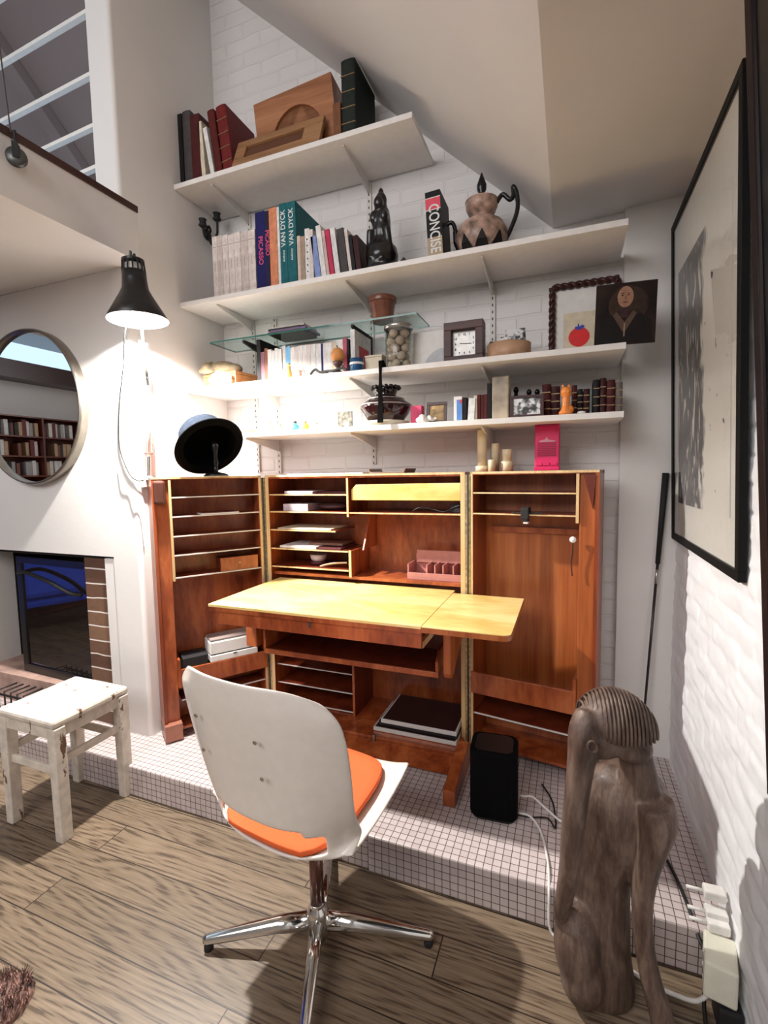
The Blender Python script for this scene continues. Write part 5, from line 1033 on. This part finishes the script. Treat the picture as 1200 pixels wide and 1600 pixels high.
G().box(-.030, -.012, -.0250, -.0238, .201, .217).box(.0, .03, -.0250, -.0238, .206, .213).done('dial_marks', mat('light_rose', (.7, .35, .42), .5), t, local=True)
g = G()
for i in range(8): g.box(-.038, .038, -.0245, -.0218, .062 + i * .0075, .0655 + i * .0075)
g.done('grille', mat('deep_pink_grille', (.35, .01, .05), .4), t, local=True)
g = G().prism([(-.03, .128), (-.008, .133), (.0, .145), (.006, .132), (.034, .126), (.034, .122), (-.03, .122)], 'XZ', -.0245, -.0218); g.done('emblem', mat('light_rose', (.7, .35, .42), .5), t, local=True)
for x in (-.03, 0, .03): G().box(x - .012, x + .012, -.028, -.024, .022, .034).done('button', M_pk, t, local=True, bevel=.001)
t = thing('shallow_tray', 'shallow brown tray lying on the middle of the cabinet top', 'tray', (-.83, 2.26, Zc)); G().prism([(-.925, Zc), (-.745, Zc), (-.735, Zc + .022), (-.742, Zc + .022), (-.75, Zc + .006), (-.92, Zc + .006), (-.928, Zc + .022), (-.935, Zc + .022)], 'XZ', 2.17, 2.34).done('body', mat('taupe_tray', (.22, .15, .11), .4), t, bevel=.001)
t = thing('white_sheet', 'thin white sheet of paper on the cabinet top left of the tray', 'paper', (-1.15, 2.24, Zc)); G().box(-1.38, -.95, 2.14, 2.33, Zc, Zc + .005).done('sheet', M_paper, t)

# ================================================================== INSIDE THE CABINET
def paper(x0, x1, y0, y1, z, h, m, label, cat='paper', group=None, rz=0, name='paper_stack'):
    o = G().box(x0, x1, y0, y1, z, z + h).done(name, m, label=label, cat=cat, group=group, bevel=.001, origin=((x0 + x1) / 2, (y0 + y1) / 2, z)); o.rotation_euler.z = rz; return o
M_lav = mat('lavender_paper', (.60, .50, .54), .6, var=.04); M_crm = mat('cream_paper', (.74, .62, .44), .6, var=.04); M_dkf = mat('dark_red_folder', (.10, .025, .025), .5)
paper(-1.41, -1.24, 2.15, 2.33, 1.3495, .014, M_lav, 'lavender papers on the uppermost pigeonhole shelf of the cabinet')
paper(-1.25, -1.07, 2.20, 2.35, 1.3495, .010, M_dkf, 'dark red folder beside the lavender papers, uppermost pigeonhole', name='folder', cat='folder')
paper(-1.42, -1.27, 2.15, 2.33, 1.2595, .036, M_lav, 'thick lavender stack of envelopes in the second pigeonhole', cat='envelopes')
t = thing('dark_roll', 'dark brown rounded pouch lying beside the lavender envelopes', 'pouch', (-1.17, 2.22, 1.26)); G().ball((-1.165, 2.24, 1.2805), (.09, .06, .020)).done('body', mat('dark_pouch', (.07, .03, .03), .5), t, smooth=True)
paper(-1.45, -1.13, 2.135, 2.34, 1.1625, .007, M_crm, 'cream sheets on the short shelf of the third pigeonhole')
paper(-1.44, -1.22, 2.135, 2.34, 1.0625, .012, M_paper, 'white papers on the fourth pigeonhole shelf'); paper(-1.21, -1.08, 2.14, 2.34, 1.0625, .008, M_dkf, 'dark red folder on the fourth pigeonhole shelf', name='folder', cat='folder')
paper(-1.30, -1.10, 2.2, 2.35, 1.0745 + .0, .012, mat('brown_leaflet', (.25, .12, .08), .5), 'brown leaflets crossing the fourth pigeonhole shelf', name='leaflet', cat='leaflet')
lathe_thing('small_bowl', 'small lavender-white bowl in the lowest upper pigeonhole', 'bowl', (-1.265, 2.24, .9655 + .016), [('body', [(0, 0), (.03, 0), (.040, .010), (.048, .038), (.045, .038), (.036, .012), (0, .006)], M_lav)])
lathe_thing('red_dish', 'dark red dish under the small lavender bowl', 'dish', (-1.265, 2.24, .9655), [('body', [(0, 0), (.040, 0), (.044, .006), (.043, .015), (0, .0155)], M_dkf)])
t = thing('letter_opener', 'pale curved letter opener lying in the lowest upper pigeonhole', 'letter opener', (-1.14, 2.17, .9655)); G().tube(smoothpath([(-1.205, 2.15, .9695), (-1.17, 2.155, .981), (-1.12, 2.16, .990), (-1.06, 2.17, .994)]), [(.003, .008)] * 25, 8).done('blade', M_crm, t, smooth=True)
t = thing('letter_organiser', 'low translucent pink desk organiser at the back of the cabinet recess', 'organiser', (-.59, 2.24, .9305)); M_tpk = mat('rose_acrylic', (.48, .20, .18), .15, var=.05)
G().box(-.735, -.462, 2.17, 2.30, .9305, .942).box(-.725, -.462, 2.29, 2.30, .942, 1.04).box(-.735, -.462, 2.17, 2.176, .942, .965).done('base', M_tpk, t, bevel=.001)
for x in (-.735, -.64, -.60, -.56, -.51): G().box(x, x + .006, 2.176, 2.29, .942, 1.005).done('divider', M_tpk, t)
G().box(-.715, -.465, 2.27, 2.285, 1.0, 1.06).done('rear_rail', M_tpk, t)
cable('lamp_cable', [(-.47, 2.15, 1.295), (-.50, 2.16, 1.285), (-.54, 2.15, 1.266), (-.60, 2.16, 1.275), (-.66, 2.15, 1.283), (-.70, 2.16, 1.266)], .003, M_cable_b, 'thin black cable coiled in the top right compartment of the cabinet')
t = thing('black_adapter', 'small black adapter in the top right compartment of the cabinet', 'adapter', (-.49, 2.18, 1.26)); G().box(-.515, -.465, 2.16, 2.20, 1.2595, 1.300).done('body', M_blackm, t, bevel=.004)
# lower bay laptops
M_alu = mat('pale_aluminium', (.72, .70, .68), .35, .3, var=.02); M_lid = mat('dark_lid', (.03, .012, .012), .3)
for i, (x0, z, lab) in enumerate(((-.872, .206, 'closed silver-edged laptop at the bottom of the lower compartment'), (-.832, .252, 'closed silver-edged laptop on top of the dark case in the lower compartment'))):
    t = thing('laptop', lab, 'laptop', (-.65, 2.15, z), group='laptops in the lower compartment')
    G().box(x0, -.462, 2.03, 2.30, z, z + .012).done('base', M_alu, t, bevel=.002); G().box(x0, -.462, 2.03, 2.30, z + .0125, z + .0195).done('lid', M_alu, t, bevel=.002)
    G().box(x0 + .01, -.47, 2.035, 2.295, z + .0196, z + .0215).done('lid_top', M_lid, t)
t = thing('laptop_case', 'flat black case between the two silver laptops', 'case', (-.65, 2.16, .2285)); G().box(-.85, -.462, 2.045, 2.31, .2285, .2515).done('body', M_blackm, t, bevel=.004)
# left door contents, in the door's own frame
MD = T(-1.530, 2.112, 0) @ Matrix.Rotation(math.radians(54.5), 4, 'Z')
def dthing(name, label, cat, boxes):
    t = thing(name, label, cat, tuple(MD @ Vector((-.2, .05, boxes[0][1][4]))), math.radians(54.5))
    for pn, (a, b_2, y0, y1, z0, z1), m, bv in boxes: G().box(-b_2, -a, y0, y1, z0, z1, MD).done(pn, m, t, bevel=bv)
    return t
dthing('drawer_box', 'small plain wooden drawer box in the fifth compartment of the left cabinet door', 'drawer', [('front', (.03, .225, .004, .012, .9585, 1.028), M_mahx, .001), ('box', (.034, .22, .0121, .115, .9587, 1.022), M_mahd, .001)][:1] + [('box', (.034, .22, .0121, .115, .9587, 1.022), M_mahd, .001), ('knob', (.122, .132, .001, .0038, .994, 1.002), M_brass, .001)])
dthing('folded_paper', 'folded white paper on the second shelf of the left cabinet door', 'paper', [('sheet', (.12, .31, .002, .10, 1.2585, 1.264), M_paper, .001), ('second_sheet', (.13, .30, .004, .10, 1.2645, 1.268), M_dkf, 0)])
dthing('white_device', 'white plastic box with a slot and paper tray in the left door pocket', 'device', [('upper_body', (.06, .30, -.005, .115, .535, .600), M_white, .006), ('lower_tray', (.055, .30, -.010, .115, .498, .530), M_white, .003), ('slot', (.07, .29, -.004, .10, .5302, .5345), M_slot, 0), ('lid', (.065, .295, .0, .112, .6005, .612), mat('grey_lid', (.30, .24, .22), .4), .003), ('latch', (.165, .185, -.012, -.0055, .520, .5295), M_steel, .001)])
dthing('black_box_contents', 'black box of odds and ends beside the white device in the left door pocket', 'box', [('body', (.31, .43, .0, .115, .416, .545), M_blackm, .003)])
# right door contents
MR = T(-0.415, 2.118, 0) @ Matrix.Rotation(math.radians(-8.5), 4, 'Z')
t = thing('clamp_lamp', 'black clip clamped on the second shelf of the right cabinet door', 'clip', tuple(MR @ Vector((.245, 0, 1.266))), math.radians(-8.5))
G().box(.228, .262, -.012, .03, 1.267, 1.295, MR).box(.232, .258, -.014, .02, 1.235, 1.2595, MR).box(.228, .262, -.016, -.006, 1.245, 1.29, MR).done('jaws', M_blackm, t, bevel=.004); G().tube([MR @ Vector((.19, -.004, 1.272)), MR @ Vector((.32, -.004, 1.272))], .003, 6).done('bar', M_blackm, t); G().box(.238, .258, -.010, .012, 1.226, 1.2345, MR).done('pale_pad', M_paper, t, bevel=.002)
t = thing('hanging_fob', 'white round fob on a short dark cord hanging inside the right cabinet door', 'fob', tuple(MR @ Vector((.44, -.01, 1.165))), 0)
G().ball(MR @ Vector((.438, -.018, 1.170)), (.013, .010, .013)).done('fob', M_paper, t, smooth=True); G().tube(smoothpath([MR @ Vector(p) for p in ((.438, -.016, 1.160), (.437, -.014, 1.12), (.432, -.012, 1.07), (.437, -.012, 1.02))]), .0028, 6).done('cord', M_trim, t, smooth=True)

# ================================================================== WALL LAMP
M_shade = mat('black_lamp_shade', (.010, .009, .009), .32); Lc = Vector((-1.745, 1.58, 2.125)); lax = Vector((-.03, -.01, .98)).normalized(); ML = axisM(Lc, lax) @ Matrix.Diagonal((1.04, 1.04, 1.04, 1))
lamp = thing('wall_lamp', 'black conical work lamp, lit, on a sprung white arm fixed to the side wall', 'lamp', (PX, 1.76, 1.46))
G().lathe([(.118, 0), (.119, .002), (.092, .05), (.066, .095), (.051, .125), (.047, .16), (.046, .195), (.0435, .195), (.0445, .16), (.0485, .125), (.064, .093), (.090, .048), (.1165, 0), (.118, 0)], ML, 52).done('shade', M_shade, lamp, smooth=True)
g = G()
for i in range(14):
    a_ = 2 * PI * i / 14; g.tube([ML @ Vector((.044 * math.cos(a_), .044 * math.sin(a_), .19)), ML @ Vector((.040 * math.cos(a_), .040 * math.sin(a_), .235))], .0035, 6)
g.lathe([(0, .233), (.043, .233), (.043, .242), (.030, .248), (0, .248)], ML, 28).done('vented_neck', M_shade, lamp)
G().lathe([(0, .10), (.030, .10), (.032, .14), (.032, .225), (0, .232)], ML, 24).done('lamp_holder', M_white, lamp, smooth=True)
for s in (-1, 1): G().tube([ML @ Vector((s * .012, 0, .245)), ML @ Vector((s * .014, 0, .272))], .006, 8).done('wing_nut', M_shade, lamp)
G().lathe([(.1155, .001), (.089, .048), (.063, .093), (.0475, .125), (.0440, .16), (.0425, .19)], ML, 52).done('reflector', mat('white_reflector', (.85, .84, .82), .5, var=.01), lamp, smooth=True)
bulb = G().lathe([(0, .056), (.014, .059), (.024, .070), (.026, .084), (.020, .102), (.013, .125), (0, .125)], ML, 24).done('bulb', mat('lit_bulb', (1, .95, .85), .3, emit=((1, .90, .74), 28)), lamp, smooth=True)
b0 = Vector((PX + .035, 1.745, 1.455)); el = Vector((PX + .035, 1.770, 1.893)); hd = Lc + lax * .13 + Vector((0, .05, 0)); up_ = Vector((-1.79, 1.63, 2.235))
G().box(PX, PX + .022, 1.725, 1.765, 1.40, 1.475).box(PX + .02, PX + .05, 1.735, 1.755, 1.435, 1.455).done('wall_bracket', M_white, lamp, bevel=.004)
G().tube([b0, b0 + (el - b0) * .22], .009, 10).done('lower_knuckle', M_steel, lamp)
G().tube([b0 + (el - b0) * .2, el], .0065, 10).done('lower_arm', M_white, lamp, smooth=True)
G().tube([el, el.lerp(up_, .42)], .0068, 10).done('upper_arm_lower', M_slot, lamp, smooth=True); G().tube([el.lerp(up_, .42), up_], .0065, 10).done('upper_arm', M_white, lamp, smooth=True)
G().tube([up_, Lc + lax * .13 + Vector((-.025, .025, 0))], .007, 10).done('head_joint', M_shade, lamp)
def spring(a, b, n, r=.006):
    d = (b - a); L = d.length; d.normalize(); u = d.orthogonal().normalized(); w = d.cross(u); k = n * 8
    return G().tube([a + d * L * i / k + (u * math.cos(i * PI / 4) + w * math.sin(i * PI / 4)) * r for i in range(k + 1)], .0013, 5).done('spring', M_steel, lamp, smooth=True)
for s in (-1, 1):
    o_ = Vector((0, s * .020, 0)); spring(b0 + (el - b0) * .26 + o_, b0 + (el - b0) * .66 + o_, 26); spring(el.lerp(up_, .12) + o_, el.lerp(up_, .52) + o_, 22)
for f0, A_, B_ in ((.25, b0, el), (.67, b0, el), (.11, el, up_), (.53, el, up_)):
    c_ = A_.lerp(B_, f0); G().tube([c_ - Vector((0, .026, 0)), c_ + Vector((0, .026, 0))], .003, 8).done('crossbar', M_steel, lamp)
cable('electric_cable', [tuple(Lc + Vector((-.06, .03, .10))), (-1.86, 1.61, 2.10), (-1.94, 1.66, 1.98), (-2.01, 1.69, 1.84), (-2.035, 1.693, 1.70), (-2.035, 1.693, 1.58), (-1.985, 1.693, 1.47), (PX + .01, 1.70, 1.435), (PX + .02, 1.74, 1.44)], .003, M_cable_b, 'black lamp cord hanging in a loop beside the sprung lamp arm')
cable('thin_wire', [(-2.06, 1.695, 1.50), (-2.045, 1.695, 1.40), (-2.0, 1.695, 1.38), (-1.97, 1.695, 1.30), (PX + .004, 1.71, 1.26), (PX + .004, 1.72, 1.1)], .002, mat('pale_grey_wire', (.55, .56, .58), .5), 'thin pale wire on the wall below the lamp cord')
l = bpy.data.lights.new('lamp_light', 'SPOT'); l.energy = 160; l.color = (1, .96, .91); l.spot_size = math.radians(168); l.spot_blend = .1; l.shadow_soft_size = .03
lo = bpy.data.objects.new('lamp_light', l); C.objects.link(lo); lo.location = ML @ Vector((0, 0, .050)); lo.rotation_euler = (-lax).to_track_quat('-Z', 'Y').to_euler(); lo.parent = lamp; lo.matrix_parent_inverse = wm(lamp).inverted()
# switches
for i, (z0, z1, lab) in enumerate(((1.655, 1.735, 'upper white light switch plate on the side wall beside the hat'), (1.560, 1.640, 'lower white light switch plate on the side wall beside the hat'))):
    t = thing('light_switch', lab, 'light switch', (PX, 2.0, z0)); G().box(PX, PX + .009, 1.965, 2.045, z0, z1).done('plate', M_white, t, bevel=.002); G().box(PX + .009, PX + .013, 1.985, 2.025, z0 + .02, z1 - .02).done('rocker', M_white, t, bevel=.001)
# ================================================================== UPPER RAILING AND PULLEY
t = thing('railing', 'white horizontal bar railing of the upper room at top left', 'railing', (-2.45, 1.72, 2.65))
for za, zb in ((2.885, 2.921), (3.075, 3.105), (3.27, 3.33), (3.545, 3.60), (3.84, 3.90)):
    G().box(-3.3, -2.09, 1.715, 1.74, -.009, .009, T(0, 0, (za + zb) / 2) @ Matrix.Rotation(math.radians(-2.2), 4, 'Y') @ T(2.09 * 0, 0, 0) if False else Matrix.Translation((-2.09, 0, zb)) @ Matrix.Rotation(math.radians(-2.6), 4, 'Y') @ Matrix.Translation((2.09, 0, 0))).done('bar', M_white, t, bevel=.002)
G().box(-3.33, -3.30, 1.71, 1.745, 2.65, 3.95).done('post', M_white, t)
t = thing('pulley', 'small steel pulley wheel on a cord at the edge of the upper floor', 'pulley', (-1.80, 1.17, 2.60))
Mpu = axisM((-1.815, 1.17, 2.572), (.75, -.65, 0))
G().lathe([(0, -.010), (.030, -.010), (.032, -.006), (.026, 0), (.032, .006), (.030, .010), (0, .010)], Mpu, 28).done('wheel', mat('dark_pulley_metal', (.09, .09, .085), .35, .6), t, smooth=True); G().box(-.010, .010, -.006, .046, -.014, -.011, Mpu).box(-.010, .010, -.006, .046, .011, .014, Mpu).done('cheek', M_blackm, t)
G().tube([(-1.815, 1.17, 2.60), (-1.815, 1.17, 2.66)], .005, 8).done('hook', M_blackm, t); G().tube([(-1.815, 1.17, 2.655), (-1.835, 1.17, 2.66), (-1.90, 1.16, 3.6)], .0025, 6).done('cord', M_slot, t)
# corner of fluffy rug at lower left
t = thing('fluffy_throw', 'corner of a pinkish-brown furry throw at the lower left edge', 'throw', (-1.44, .66, 0)); rnd = random.Random(9); g = G()
g.ball((-1.45, .70, .0), (.085, .10, .045))
for i in range(500):
    a_ = rnd.uniform(0, 2 * PI); r_ = rnd.random() ** .5 * .085; x, y = -1.45 + r_ * math.cos(a_), .70 + r_ * 1.1 * math.sin(a_); z = .045 * math.sqrt(max(0, 1 - (r_ / .095) ** 2)); L_ = rnd.uniform(.012, .028)
    g.tube([(x, y, z * .8), (x + rnd.uniform(-.012, .012), y + rnd.uniform(-.012, .012), z + L_)], [.0016, .0004], 4)
g.done('pile', mat('pinkish_brown_fur', (.30, .17, .14), .9, var=.5, scale=50), t)
